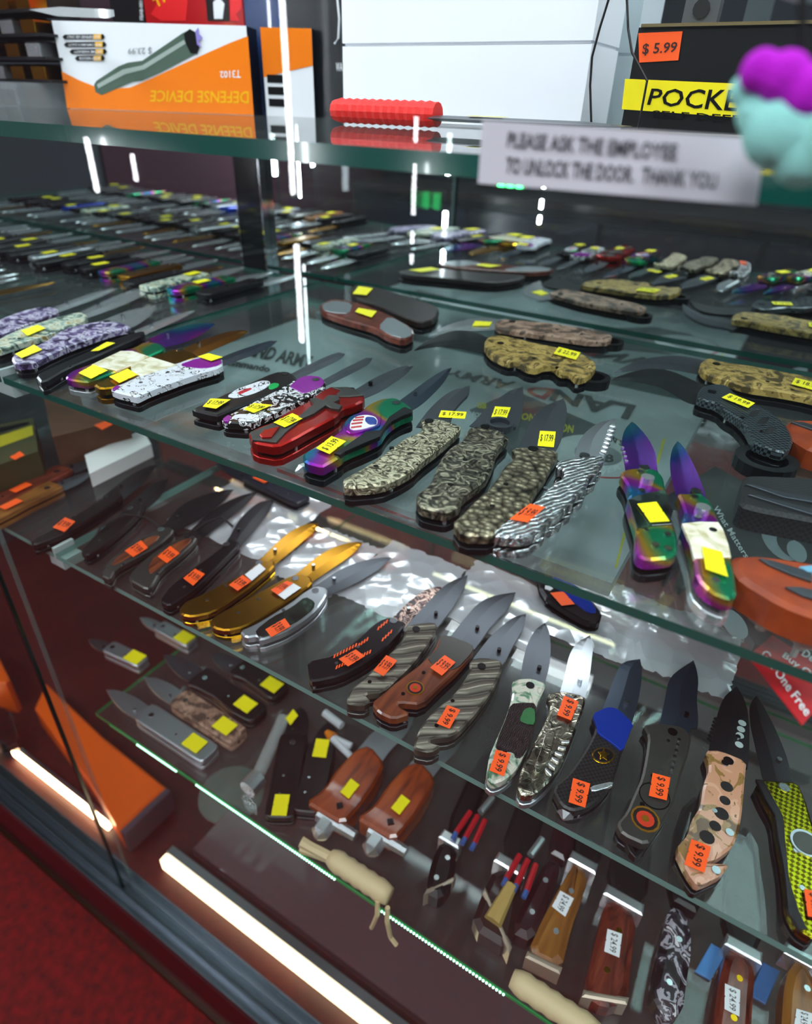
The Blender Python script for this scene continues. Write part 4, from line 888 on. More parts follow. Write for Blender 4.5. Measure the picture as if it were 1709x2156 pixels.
led_bar('board_light', (-.56, .545, ZG-.020), (-.07, .545, ZG-.020), 'white LED bar fixed under the grey printed board above the plastic bags', ALU, .014, glow('led_board', (.88, .95, 1.), 12.))  # unseen fill lamp added to light the bags and blades
# ---- goods at the right of shelf C
b2 = empty('product_package', onz(1560, 1250, ZC+.03)-Vector((0, 0, .03)), 'black package with grey ovals and slanted white lettering under the leather sheath', 'package')
zz = ZC+.10
pk = flat('e', [(640,1050),(1010,820),(1900,1300),(1900,2300),(1300,2100),(1000,1620)], zz)
MB().prism(pk, zz-.008, zz, .001).build('package_body', plain('package_black', '0e1013', .35), b2)
tag(MB().box((.02, .60, ZC), (.26, .74, zz-.0085)).build('carton', carton, at=(.14, .67, ZC)), 'brown carton under the black package with grey ovals', 'box')
def pdec(pts, mat, name='print_patch', crop='e', up=.0006):
    v = [onz(x, y, zz+up) for x, y in px(crop, pts)]; fl = tuple(range(len(v)))
    return mesh(name, v, [fl if area2([(p.x, p.y) for p in v]) > 0 else fl[::-1]], mat, b2)
def oval(cx, cy, rx, ry, ang): return [(cx+rx*math.cos(t)*math.cos(ang)-ry*math.sin(t)*math.sin(ang), cy+rx*math.cos(t)*math.sin(ang)+ry*math.sin(t)*math.cos(ang)) for t in (2*math.pi*k/22 for k in range(22))]
og = plain('print_oval_grey', '7f868c', .4)
pdec(oval(1480,1370,170,95,.8), og, up=.0008); pdec(oval(1540,1400,110,55,.8), plain('print_oval_dark', '16181b', .4), up=.0011); pdec(oval(1600,1440,90,60,.9), og, up=.0014)
pdec(oval(1150,1960,70,130,-.7), og, up=.0008)
lettering('print_lettering', 'What Matters Most', [onz(x, y, zz+.001) for x, y in px('e', [(985,1130),(1330,1680),(1385,1650),(1040,1105)])], wtp, b2, (0, .15))
lettering('print_lettering', 'ON', [onz(x, y, zz+.001) for x, y in px('e', [(1175,1745),(1270,1850),(1330,1800),(1240,1690)])], wtp, b2, (0, 0))
# red offer card clipped under the yellow-tag shelf
zr = ZB-.03
oc = empty('offer_card', onz(1660, 1430, zr), 'small red card reading Buy One Get One Free under the shelf edge', 'sign')
v = [onz(x, y, zr) for x, y in px('j', [(818,405),(975,268),(1420,560),(1170,852)])]
mesh('card', v+[p-Vector((0, 0, .0008)) for p in v], [(0,1,2,3),(7,6,5,4),(0,4,5,1),(1,5,6,2),(2,6,7,3),(3,7,4,0)], plain('card_red', 'b8141e', .45), oc)
for s, q in (('Deal', [(1160,400),(1270,470),(1300,430),(1190,360)]), ('Buy One', [(1030,420),(1280,610),(1310,560),(1060,380)]), ('Get One Free', [(895,395),(1190,800),(1235,760),(940,360)])):
    lettering('card_lettering', s, [onz(x, y, zr+.0003) for x, y in px('j', q)], plain('card_white', 'e6e8ea', .5), oc, (0, 0))
v0, v1 = onz(1668, 1380, zr), onz(1668, 1380, ZB-.006)
MB().tube([(v0.x, v0.y, zr), (v0.x, v0.y, ZB-.0062)], .002, 6).build('hanger_clip', clipm, oc)
for p0, lb in (((1615,1290), 'round clear suction cup under the leather sheath'), ((1700,1330), 'round clear suction cup beside the red offer card')):
    q = onz(*p0, ZB-.006); o = empty('suction_cup', (q.x, q.y, ZB-.016), lb, 'suction cup')
    MB().tube([(q.x, q.y, ZB-.0065), (q.x, q.y, ZB-.009), (q.x, q.y, ZB-.012)], [.012, .0105, .006], 16).build('cup', plain('cup_green_clear', 'a8bfae', .15, 0, .8), o); MB().tube([(q.x, q.y, ZB-.012), (q.x, q.y, ZB-.017)], .003, 10).build('stem', clipm, o)
# ---- leather and webbing sheaths on shelf B
def sheath(label, crop, pts, z, th, mat, name='knife_sheath', cat='sheath'):
    hp = soft(flat(crop, pts, z+th), .2, 1); c = centre(hp); r = empty(name, (c.x, c.y, z), label, cat); r['_z'] = z+th
    MB().prism(hp, z, z+th, .003).build('sheath_body', mat, r); return r
s = sheath('tan leather sheath with two steel throwing blades, beside the pearl knife', 'e', [(1130,1490),(1165,1460),(1330,1455),(1709,1510),(2050,1590),(2080,1980),(1709,1900),(1500,1820),(1200,1640),(1140,1550)], ZB, .018, LEATH)
inlay(s, 'steel_blade', 'e', [(1330,1485),(1420,1500),(1709,1585),(1709,1650),(1560,1600),(1400,1530)], GUN, .0016, 0)
inlay(s, 'steel_blade', 'e', [(1520,1690),(1620,1690),(1760,1720),(1760,1790),(1650,1755)], GUN, .0016, 0)
inlay(s, 'blue_glint', 'e', [(1620,1545),(1709,1535),(1760,1560),(1760,1590),(1680,1580)], plain('pale_blue', '6fa8c4', .3), .0022, 0)
s = sheath('tan leather sheath with a steel edge behind the carbon weave karambit', 'e', [(1520,530),(1560,485),(1709,490),(1950,520),(1980,760),(1709,712),(1560,620)], ZB, .016, LEATH)
inlay(s, 'steel_blade', 'e', [(1560,505),(1640,505),(1800,550),(1800,580),(1700,555)], GUN, .0016, 0)
s = sheath('black woven nylon sheath with slim steel blades lying on it', 'e', [(1215,900),(1260,880),(1709,900),(2000,930),(2000,1270),(1709,1210),(1330,1140),(1190,1100),(1200,1000)], ZB, .016, WEB)
inlay(s, 'slim_blade', 'e', [(1230,950),(1290,955),(1500,1010),(1760,1050),(1760,1090),(1500,1045),(1330,985)], GUN, .0016, 0)
inlay(s, 'slim_blade', 'e', [(1250,1028),(1310,1030),(1500,1075),(1760,1145),(1760,1185),(1480,1100)], GUN, .0016, 0)
# cartons stacked at the far end of shelf C
for pts, z0, h, mat, lb in (
  ([(-60,1000),(80,950),(70,880),(-60,905)], ZC, .045, plain('box_olive', '3a3a18', .6), 'olive and black carton with a yellow printed band at the end of the orange-tag shelf'),
  ([(110,920),(270,880),(200,800),(90,830)], ZC, .05, carton, 'brown carton with orange price stickers beside the white paper card')):
    hp = flat('F', pts, z0+h); c = centre(hp); r = empty('carton', (c.x, c.y, z0), lb, 'box'); r['_z'] = z0+h
    MB().prism(hp, z0, z0+h).build('carton_body', mat, r)
    if mat is not carton:
        inlay(r, 'yellow_band', 'F', [(-40,955),(70,915),(68,895),(-40,930)], plain('band_yellow', 'a89c14', .5), .0005, 0); inlay(r, 'black_panel', 'F', [(-40,925),(60,893),(60,887),(-50,910)], BLKH, .0005, 0)
        stick_quad(r, flat('F', [(20,962),(32,968),(52,958),(42,950)], z0+h+.001), z0+h+.001, ORA, None, INKR)
    else: stick_quad(r, flat('F', [(198,895),(215,905),(238,893),(222,886)], z0+h+.001), z0+h+.001, ORA, None, INKR)
for p0, lb, w_ in (((20, 1040), 'orange-stickered dark wood knife at the end of the orange-tag shelf', 0), ((0, 1075), 'orange-stickered brown knife at the end of the orange-tag shelf', 1)):
    folder(lb, ZC, (p0[0]-60, p0[1]+40), (p0[0]+190, p0[1]-80), [ROSE, WOODB][w_], GUN, 'swell', .028, .7, st=(ORA, None), tpos=.45)
v = [onz(x, y, ZC+.02) for x, y in ((178,958),(300,905),(318,935),(188,998))]
tag(mesh('paper_card', v+[p-Vector((0, 0, .019)) for p in v], [(3,2,1,0),(4,5,6,7),(0,1,5,4),(1,2,6,5),(2,3,7,6),(3,0,4,7)], plain('card_stock', 'e6e4e2', .6), None, v[3]-Vector((0, 0, .019))), 'white paper box beside the far cartons on the orange-tag shelf', 'box')
# ================================================================== shelf D
for butt, tip, hm, bm, lb, w_, pr in (
  ((905,1075), (150,590), STEEL, STEEL, 'bright steel-handled folding knife nearest the green lit edge', .03, 'straight'),
  ((1110,945), (420,500), CAMOP, STEEL, 'brown mottled folding knife behind the bright steel-handled one', .03, 'straight'),
  ((1260,790), (560,340), BLKH, GUN, 'dark folding knife with a wavy bright edge on the low shelf', .034, 'swell'),
  ((1420,625), (900,330), BLKH, GUN, 'black folding knife behind the wavy-edged one on the low shelf', .034, 'coffin'),
  ((770,270), (390,70), STEEL, STEEL, 'slim steel knife with yellow sticker at the back of the low shelf', .022, 'straight'),
  ((420,410), (20,230), STEEL, GUN, 'slim steel knife with yellow sticker at the end of the low shelf', .022, 'straight')):
    folder(lb, ZD, butt, tip, hm, bm, pr, w_, .62, .016, (YEL, None), crop='n', tpos=.22, tagw=(.026, .02))
for butt, tip, lb in (((300,850), (450,30), 'black folding knife with two yellow stickers beside the clear rod'), ((500,810), (655,140), 'black folding knife with a yellow sticker beside the hatchets')):
    k = folder(lb, ZD, butt, tip, BLKH, BLK, 'straight', .034, .7, .018, (YEL, None), crop='o', tpos=.12 if butt[0] == 300 else .9, tagw=(.026, .017))
    if butt[0] == 300: stick_quad(k, flat('o', [(345,110),(380,160),(435,90),(400,45)], ZD+.02), ZD+.02, YEL, None, INK)
rod = empty('clear_rod', onz(*px('o', [(120,540)])[0], ZD), 'clear plastic rod with a steel crown lying beside the black knives', 'rod')
a, b = onz(*px('o', [(130,560)])[0], ZD+.012), onz(*px('o', [(330,110)])[0], ZD+.012)
MB().tube([a, b], .008, 12).build('rod_tube', clearpl('rod_clear', 'c9cfcc', .35, .1), rod)
MB().tube([a-Vector((0, .014, 0)), a+Vector((0, .006, 0))], .0118, 10).build('crown', STEELB, rod)
HT = [(490,710),(620,620),(720,470),(850,330),(950,300),(1060,430),(1000,560),(880,740),(760,870),(600,780)]
for sx, sy, lb in ((0, 0, 'orange wood hatchet-shaped knife with a yellow sticker beside the black knives'), (365, 115, 'orange wood hatchet-shaped knife with a yellow sticker beside the dark sheaths')):
    sh = lambda P: [(x+sx, y+sy) for x, y in P]
    k = K('o', lb, ZD, sh(HT), sh([(900,300),(960,230),(1060,160),(1180,110),(1280,60)]), sh([(1040,420),(1110,330),(1190,250),(1250,160),(1280,60)]), .026,
          (YEL, sh([(738,640),(800,690),(878,590),(815,542)]), None, 'h'), hm=WOODO, bm=STEEL, open_gap=False, name='wood_knife', stud=False, screws=False)
    a, b = [onz(*px('o', sh([p]))[0], ZD+.014) for p in ((590,800), (850,960))]
    MB().tube([a, (a+b)/2, b], [.009, .007, .006], 8).build('steel_guard', STEELB, k)
    q = onz(*px('o', sh([(620,900)]))[0], ZD+.013); MB().tube([q+Vector((0, .006, 0)), q-Vector((0, .008, 0)), q-Vector((0, .014, 0))], [.011, .011, .003], 6).build('pommel', STEELB, k)
    q = onz(*px('o', sh([(735,740)]))[0], ZD+.0265); MB().tube([q-Vector((0, 0, .001)), q+Vector((0, 0, .0008))], .005, 4).build('star_mark', BLKH, k)
q = onz(*px('o', [(640,210)])[0], ZD+.008); q2 = onz(*px('o', [(830,400)])[0], ZD+.008); q3 = onz(*px('o', [(820,310)])[0], ZD+.008)
fob = empty('tassel_fob', (q.x, q.y, ZD), 'white tassel fob with an orange end beside the wood hatchet knives', 'fob')
MB().tube([q, q+(q2-q)*.25], [.004, .008], 8).build('orange_end', plain('fob_orange', 'd9780c', .5), fob)
for e in (q2, q3): MB().tube([q+(q2-q)*.25, e], [.0055, .004], 8).build('white_strand', plain('fob_white', 'c9ced2', .7, bump=.6, bscale=600), fob)
a, b = onz(*px('o', [(625,70)])[0], ZD+.006), onz(*px('o', [(750,165)])[0], ZD+.006)
tag(MB().tube([a, b], .0055, 8).build('bead_stick', MATS['fob_white'], at=(a.x, a.y, ZD)), 'short white beaded stick behind the tassel fob', 'stick')
# fixed-blade knives in dark sheaths
def sheath_knife(label, crop, pts, mat, st=None, th=.024, L=.15, dx=-.012, butt=True, guard=True, sheathm=LEATHD):
    hp = flat(crop, pts, ZD+th); c = centre(hp); r = empty('sheath_knife', (c.x, c.y, ZD), label, 'knife'); r['_z'] = ZD+th
    hs = soft(hp, .22, 1); MB().prism(hs, ZD+.001, ZD+th, .006).build('handle', mat, r)
    ym = max(q.y for q in hp); yn = min(q.y for q in hp)
    xs = [q.x for q in hp if q.y > ym-(ym-yn)*.3]; x0, x1 = min(xs), max(xs); w = (x1-x0)
    if guard: MB().prism([Vector((x0-.004, ym-.004)), Vector((x1+.004, ym-.004)), Vector((x1+.003, ym+.008)), Vector((x0-.003, ym+.008))], ZD+.001, ZD+th+.002, .002).build('guard', STEELB, r)
    MB().prism(soft([Vector((x0-.004, ym+.008)), Vector((x1+.006, ym+.008)), Vector((x1+dx+.004, ym+L*.7)), Vector(((x0+x1)/2+dx, ym+L)), Vector((x0+dx-.002, ym+L*.75))], .2, 1), ZD+.001, ZD+.018, .004).build('sheath', sheathm, r)
    if butt:
        lo = sorted(hp, key=lambda q: q.y)[:3]; bx0, bx1 = min(q.x for q in lo), max(q.x for q in lo); y = min(q.y for q in lo)
        p0 = min(lo, key=lambda q: q.x); p1 = max(lo, key=lambda q: q.x); d = Vector((0, .006))
        MB().prism([p0-d*.6, p1-d*.6, p1+d*.5, p0+d*.5], ZD+.0015, ZD+th+.0008, .002).build('butt_cap', plain('butt_pale', 'c9b8a4', .25, .6), r)
    for t in (.3, .7):
        q = Vector((c.x, yn+(ym-yn)*t)); MB().tube([(q.x, q.y, ZD+th-.001), (q.x, q.y, ZD+th+.0006)], .0028, 10).build('handle_pin', GOLDB if mat in (ROSE,) else STEELB, r)
    if st: stick_quad(r, flat(crop, st, ZD+th+.0012), ZD+th+.0012, WHT, '$ 24.99', plain('ink_grey', '55585c', .6))
    return r
DKM = plain('maroon_leather', '2a0a12', .4, coat=.2)
sheath_knife('black sheath knife with a chrome tip next to the hatchet-shaped knives', 'p', [(-10,480),(20,330),(60,250),(130,270),(120,420),(60,510)], BLKH, None, sheathm=BLKH)
sheath_knife('dark brown sheath knife with a pale drilled butt plate', 'p', [(190,630),(250,470),(300,370),(420,400),(405,560),(370,740)], plain('dark_handle', '2a1512', .4, coat=.3), None)
sheath_knife('dark maroon leather sheath knife with red tassels', 'p', [(365,650),(450,480),(530,330),(600,350),(540,520),(470,700)], DKM, None, butt=False, guard=False, sheathm=DKM)
sheath_knife('brown wood sheath knife with steel pins and a pale butt, white sticker', 'p', [(440,755),(530,560),(620,400),(660,340),(712,400),(702,470),(645,620),(595,830)], WOODB, [(590,475),(552,545),(612,592),(650,510)])
sheath_knife('rosewood sheath knife with brass pins beside the blue card', 'p', [(690,930),(760,650),(790,525),(850,512),(932,595),(912,750),(892,965),(790,992)], ROSE, [(800,645),(785,745),(852,773),(865,668)])
sheath_knife('grey skull-printed sheath knife between the two rosewood ones', 'p', [(1000,905),(1040,702),(1080,535),(1150,562),(1182,702),(1152,902),(1140,1002),(1072,1060),(1012,962)], PAISL, None, butt=False, guard=False)
sheath_knife('rosewood sheath knife next to the grey skull-printed one', 'p', [(1265,1130),(1300,872),(1335,735),(1400,742),(1462,822),(1452,952),(1440,1170),(1350,1190)], ROSE, [(1322,888),(1320,1002),(1386,1036),(1390,918)])
sheath_knife('brown wood sheath knife beyond the rosewood ones', 'p', [(1575,1150),(1595,850),(1650,772),(1710,832),(1780,1000),(1790,1180),(1680,1200)], WOODB, [(1640,1000),(1630,1075),(1705,1100),(1712,1022)])
for (p0, p1, w_, c_, lb) in (((1085,1980), (1115,1910), .03, '3a6ca8', 'small blue card between the brown wood and rosewood knives'), ((1475,2050), (1510,2000), .03, '4a86c4', 'small blue card beside the grey skull-printed knife'), ((1590,2100), (1620,2040), .03, '2f5c94', 'small blue card between the rosewood and far brown knives')):
    a, b = onz(*p0, ZD+.004), onz(*p1, ZD+.004)
    tag(MB().prism([Vector((a.x-.005, a.y)), Vector((a.x+.009, a.y)), Vector((b.x+.009, b.y+.004)), Vector((b.x-.006, b.y+.004))], ZD+.0005, ZD+.003, .0006).build('blue_card', plain('card_blue_'+c_, c_, .5), at=(a.x, a.y, ZD)), lb, 'card')
for p0, lb in (((1015,1700), 'bunch of red beaded tassels on the dark sheath'), ((1120,1790), 'red and cream tassel on the maroon sheath')):
    q = onz(*p0, ZD+.03); r = empty('tassel', (q.x, q.y, ZD), lb, 'tassel')
    for t in range(3):
        d = Vector((.009*(t-1), -.012, 0)); s0 = q+d; s1 = s0+Vector((.002*(t-1), -.03, 0))
        MB().tube([s0, s1], .0032, 7).build('bead_strand', plain('bead_red', 'b01420', .3), r); MB().tube([s1, s1+Vector((0, -.008, 0))], .0028, 7).build('bead_end', plain('bead_blue', '3c5a9c', .3), r)
    MB().tube([q+Vector((0, -.004, -.004)), q+Vector((.004, .02, -.004))], .004, 8).build('tassel_knot', STEELB, r)
    if p0[0] > 1100: MB().tube([q+Vector((-.004, -.045, 0)), q+Vector((-.006, -.085, -.004))], [.006, .009], 8).build('cream_brush', plain('brush_cream', 'b89a56', .7), r)
# beige leather-wrapped handles along the green lit edge
BEI = plain('beige_leather', 'dcc69a', .55, bump=.4, bscale=200)
for (p0, p1, lb, strands) in (((690,1815), (815,1915), 'beige leather-wrapped handle with two hanging thongs on the green lit edge', True), ((1065,2100), (1230,2240), 'beige rope-wrapped handle at the end of the green lit edge', False)):
    a, b = ony(*p0, YF+.004), ony(*p1, YF+.004); a.z = b.z = ZD+.0122; a.y = b.y = YF+.008
    r = empty('wrapped_handle', (a.x, a.y, ZD), lb, 'handle')
    n = 13; MB().tube([a+(b-a)*t/(n-1) for t in range(n)], [.008]+[.0118 if t % 2 else .0106 for t in range(n-2)]+[.009], 10).build('wrap', BEI, r, smooth=True)
    if strands:
        for dz in (0, .012): MB().tube([a+Vector((.004, 0, 0)), a+Vector((-.022, -.004, -.004+dz*.6)), a+Vector((-.034, -.006, -.006+dz))], [.006, .0055, .006], 7).build('end_loop', BEI, r)
        for dx in (0, .012): MB().tube([b+Vector((dx-.008, -.010, 0)), b+Vector((dx-.006, -.0135, -.02)), b+Vector((dx*1.8-.012, -.012, -.05)), b+Vector((dx*2.6-.014, -.012, -.058))], .0026, 6).build('thong', BEI, r)
# ================================================================== deck
led_bar('deck_light', (-.625, .312, ZDECK+.0176), (-.13, .312, ZDECK+.0176), 'wide cream-white light bar lying along the case floor', ALU, .022, glow('led_cream', (1., .78, .48), 5.)).rotation_euler = (0, 0, 0)  # glowing bar stands in for the sheet edge lit from in front
led_bar('deck_light', (-1.45, .300, ZDECK+.012), (-.758, .300, ZDECK+.012), 'warm glowing light bar on the case floor beyond the orange box', ALU, .012, LEDWARM)
hp = flat('F', [(345,1822),(520,1668),(700,1790),(1000,2010),(1200,2156),(1240,2250),(900,2230)], ZDECK+.05)
sh_ = [q for q in hp]; c = centre(sh_)
tag(MB().prism([Vector((-.60, .345)), Vector((.3, .345)), Vector((.3, .44)), Vector((-.60, .44))], ZDECK+.0006, ZDECK+.02, .001).build('acrylic_sheet', plain('acrylic_mauve', '5c4548', .3, coat=.3), at=(-.15, .39, ZDECK)), 'mauve-grey acrylic sheet lying behind the cream light bar', 'sheet')
q = onz(470, 1690, ZDECK+.001)
tag(MB().prism(disc((q.x, q.y+.02), .06, 28), ZDECK, ZDECK+.002).build('plastic_disc', clearpl('lid_clear', '9aa89a', .35, .2), at=(q.x, q.y, ZDECK)), 'round clear plastic lid on the maroon case floor', 'lid')
orm = plain('box_orange', 'f26204', .4)
ob = empty('orange_box', onz(220, 1620, ZDECK), 'bright orange slab box with a dark grey end on the case floor', 'box')
op = flat('k', [(330,300),(740,690),(1190,1050),(860,1360),(640,1000),(250,480)], ZDECK+.055)
MB().prism(op, ZDECK+.001, ZDECK+.055, .004).build('box_body', orm, ob)
e0, e1 = flat('k', [(865,1362),(1195,1052)], ZDECK+.055); dn = Vector(((e1-e0).y, -(e1-e0).x)).normalized()
if dn.y > 0: dn = -dn
MB().prism([e0, e1, e1+dn*.012, e0+dn*.012], ZDECK+.001, ZDECK+.056, .003).build('end_cap', plain('cap_grey', '4a4550', .5), ob)
for pts, h, mat, lb, nm in (
  ([(-90,1330),(-10,1370),(25,1440),(-60,1430)], .09, orm, 'tall orange carton beyond the dark door edge', 'carton'),
  ([(-40,1480),(20,1490),(40,1560),(-10,1560)], .05, plain('dark_glass', '1c1210', .1, coat=1.), 'dark glossy flask beside the warm light bar', 'flask')):
    hp = flat('F', pts, ZDECK+h); c = centre(hp); r = tag(MB().prism(soft(hp, .15, 1), ZDECK+.001, ZDECK+h, .003).build(nm, mat, at=(c.x, c.y, ZDECK)), lb, 'box')
# ================================================================== shelf A: boxed goods
def onface(P, n): return lambda x, y: onplane(x, y, P, n)
Lp, Rp = Vector((-.843, .580, ZA)), Vector((-.634, .681, ZA)); fd = (Rp-Lp).normalized(); bk = Vector((-fd.y, fd.x, 0))
BH = .087
def facebox(name, label, cat, L, R, h, depth, mfront, mside, mtop=None):
    r = empty(name, (L+R)/2, label, cat); d = (R-L).normalized(); b = Vector((-d.y, d.x, 0))*depth; u = Vector((0, 0, h))
    v = [L, R, R+b, L+b, L+u, R+u, R+b+u, L+b+u]
    mesh('box_body', v, [(0,3,2,1),(4,5,6,7),(0,1,5,4),(1,2,6,5),(2,3,7,6),(3,0,4,7)], None, r, mats=[mside, mfront, mtop or mside], fm=[0, 2, 1, 0, 0, 0]); return r
wp = plain('print_paper_white', 'e6e8ec', .3, coat=.4); navy = plain('box_navy', '0b0e18', .35); opm = plain('print_orange', 'f07a08', .3, coat=.4)
def face_print(root, P, n, pts, mat, off, name='print_patch'):
    v = [onplane(x, y, P, n)-n*off for x, y in pts]
    for p in v: p.z = max(p.z, ZA+.0004) if name != 'paper' else p.z
    return mesh(name, v, [tuple(range(len(v)))], mat, root)
def face_word(root, P, n, s, quad, mat, off, m=(0, 0)):
    lettering('print_lettering', s, [onplane(x, y, P, n) for x, y in quad], mat, root, m, -n*off)
gold_t = plain('print_gold', 'f0b400', .3); inkb = plain('print_black', '0a0b0c', .3)
for i, (L, R, dp, lb) in enumerate(((Lp, Rp, .040, 'white and orange flashlight carton standing upside down, T3102 printed on it'), (Lp+fd*.245+bk*.012-Vector((0, 0, 0)), Lp+fd*.305+bk*.012, .035, 'narrow white and orange carton beside the upside-down flashlight carton'))):
    bx_ = facebox('flashlight_box', lb, 'box', L, R, BH, dp, wp, navy, wp)
    n = bk
    if i == 0:
        face_print(bx_, L, n, [(130,150),(165,168),(200,182),(235,187),(275,184),(320,165),(380,137),(440,110),(485,90),(522,76),(536,262),(149,262)], opm, .0006)
        face_word(bx_, L, n, 'DEFENSE DEVICE', [(524,192),(318,190),(316,214),(524,218)], gold_t, .001)
        face_word(bx_, L, n, 'T3102', [(507,147),(463,150),(464,164),(507,164)], wp, .001)
        face_word(bx_, L, n, '$ 23.99', [(320,98),(270,100),(270,114),(320,114)], plain('ink_light', '8a8d90', .5), .001)
        fl = [onplane(x, y, L, n) for x, y in ((208,186),(290,143),(330,125),(408,90))]
        fb = plain('print_metal', '5f7466', .3, .4)
        face_print(bx_, L, n, [(199,178),(204,170),(250,140),(270,132),(300,128),(385,70),(400,62),(414,70),(420,100),(415,112),(340,152),(300,170),(280,172),(215,200),(202,194)], fb, .0011)
        face_print(bx_, L, n, [(205,178),(260,146),(300,138),(388,84),(392,92),(305,146),(265,156),(208,186)], plain('print_highlight', 'b9c6bd', .3, .4), .0014)
        face_print(bx_, L, n, [(388,72),(400,61),(414,69),(421,100),(416,114),(402,112),(392,92)], inkb, .0015)
        face_print(bx_, L, n, [(412,66),(419,58),(420,72),(428,80),(419,88),(426,102),(416,94)], plain('print_spark', '8a7cc4', .4), .0017)
        for t, (x0, x1, y) in enumerate(((132,222,78), (135,225,94), (147,226,109), (158,222,123))):
            face_print(bx_, L, n, [(x0+5,y-5),(x1-4,y-6),(x1,y),(x1-4,y+5),(x0+5,y+5),(x0,y)], inkb, .0010)
            face_print(bx_, L, n, [(x1-24,y-5),(x1-8,y-6),(x1-8,y+5),(x1-24,y+5)], gold_t, .0013)
            face_word(bx_, L, n, ('SELF DEFENSE USE ONLY', 'NEVER COMPROMISE IN QUALITY', 'LIFE TIME WARRANTY', 'BATTERY INDICATOR')[t], [(x1-10,y-3),(x0+10,y-3),(x0+10,y+3),(x1-10,y+3)], wp, .0016)
    else:
        a = [L+Vector((0, 0, BH*.45)), R+Vector((0, 0, BH*.6)), R+Vector((0, 0, BH)), L+Vector((0, 0, BH))]
        mesh('print_patch', [p-n*.0006 for p in a], [(0, 1, 2, 3)], opm, bx_)
        for t in range(3):
            z0 = .010+t*.012; a = [L+fd*.004+Vector((0, 0, z0)), L+fd*.024+Vector((0, 0, z0)), L+fd*.024+Vector((0, 0, z0+.008)), L+fd*.004+Vector((0, 0, z0+.008))]
            mesh('print_bar', [p-n*.0008 for p in a], [(0, 1, 2, 3)], inkb, bx_)
# white cartons, stacked
Yw = .655; x0, x1 = ony(722, 160, Yw).x, ony(1236, 160, Yw).x; z1 = ony(980, 95, Yw).z
wcm = plain('white_card', 'e9ecf2', .45)
for zb, h, lb in ((ZA, z1-ZA, 'plain white lidded carton, lower of two stacked behind the red-wrapped knife'), (z1+.0005, .085, 'plain white lidded carton, upper of two stacked')):
    r = empty('white_carton', ((x0+x1)/2, Yw, zb), lb, 'box')
    MB().box((x0+.002, Yw+.002, zb), (x1-.002, Yw+.078, zb+h-.004)).build('carton_body', wcm, r); MB().box((x0, Yw, zb+.002), (x1, Yw+.08, zb+h)).build('carton_lid', wcm, r)
# black POCKET box
Yp = .60; y0 = Vector((0, Yp, 0)); nY = Vector((0, 1, 0))
xl = ony(1328, 150, Yp).x; zt = ony(1345, 58, Yp).z
pb = empty('pocket_box', (xl+.1, Yp, ZA), 'black box with a yellow POCKET label and an orange price sticker', 'box')
MB().box((xl, Yp, ZA), (xl+.25, Yp+.09, zt)).build('box_body', plain('box_black', '070708', .4), pb)
face_print(pb, y0, nY, [(1316,166),(1760,185),(1760,262),(1309,230)], plain('label_yellow', 'f2e000', .45), .0006)
face_word(pb, y0, nY, 'POCKET', [(1362,221),(1590,238),(1600,190),(1372,186)], inkb, .001)
face_word(pb, y0, nY, 'SELF DEFENSE', [(1372,246),(1640,266),(1642,248),(1374,232)], inkb, .001)
face_print(pb, y0, nY, [(1344,70),(1437,66),(1428,127),(1346,132)], ORA, .0008, 'price_sticker')
face_word(pb, y0, nY, '$ 5.99', [(1352,118),(1422,113),(1428,88),(1354,92)], INKR, .0012)
MB().box((xl+.002, Yp-.002, zt), (xl+.25, Yp+.02, zt+.002)).build('foil_edge', plain('foil_gold', '8a7a56', .4, .6), pb)
kn = empty('steel_knuckle', (xl+.05, Yp+.03, zt+.002), 'brushed steel knuckle piece standing on the black box', 'tool')
a0 = ony(1440, 50, Yp+.03).x; a1 = ony(1512, 50, Yp+.03).x
MB().prism([Vector((a0, Yp+.02)), Vector((a1, Yp+.02)), Vector((a1, Yp+.032)), Vector((a0, Yp+.032))], zt+.002, zt+.05, .003).build('plate', plain('brushed_steel', '9a9da0', .3, .9), kn)
for dz in (.012, .032): MB().tube([((a0+a1)/2, Yp+.0215, zt+dz), ((a0+a1)/2, Yp+.0185, zt+dz)], .006, 12).build('bolt', MATS['slot_black'], kn)
# red-wrapped knife lying along the shelf
Yk = .545
hx0, hx1 = ony(705, 228, Yk).x, ony(922, 232, Yk).x
rk = empty('fixed_knife', ((hx0+hx1)/2, Yk, ZA), 'fixed-blade knife with a red cord-wrapped handle and dark grey blade', 'knife')
n = 27; MB().tube([(hx0+(hx1-hx0)*t/(n-1), Yk, ZA+.0105) for t in range(n)], [.008]+[.0098 if t % 2 else .0088 for t in range(n-2)]+[.009], 12).build('cord_wrap', plain('cord_red', 'e01408', .55, bump=.3, bscale=500), rk)
bx1 = ony(1330, 255, Yk).x
loft_blade('blade', [Vector((hx1+(bx1-hx1)*t, Yk+.014*(1-max(0, t-.7)*2.5))) for t in (0, .25, .5, .75, 1)], [Vector((hx1+(bx1-hx1)*t, Yk-.018*(1-max(0, t-.6)*2.2)-.02*t)) for t in (0, .25, .5, .75, 1)], ZA+.008, GUN, rk, .004)
q = hx1+(bx1-hx1)*.2
stick_quad(rk, [Vector((q, Yk-.010)), Vector((q+.030, Yk-.010)), Vector((q+.030, Yk+.004)), Vector((q, Yk+.004))], ZA+.0108, YEL, None, INK)
tag(MB().prism(soft([Vector((-.185, .47)), Vector((-.02, .46)), Vector((-.02, .50)), Vector((-.19, .51))], .15, 1), ZA, ZA+.007, .002).build('black_sheath', BLKH, at=(-.1, .48, ZA)), 'flat black sheath in front of the yellow POCKET label', 'sheath')
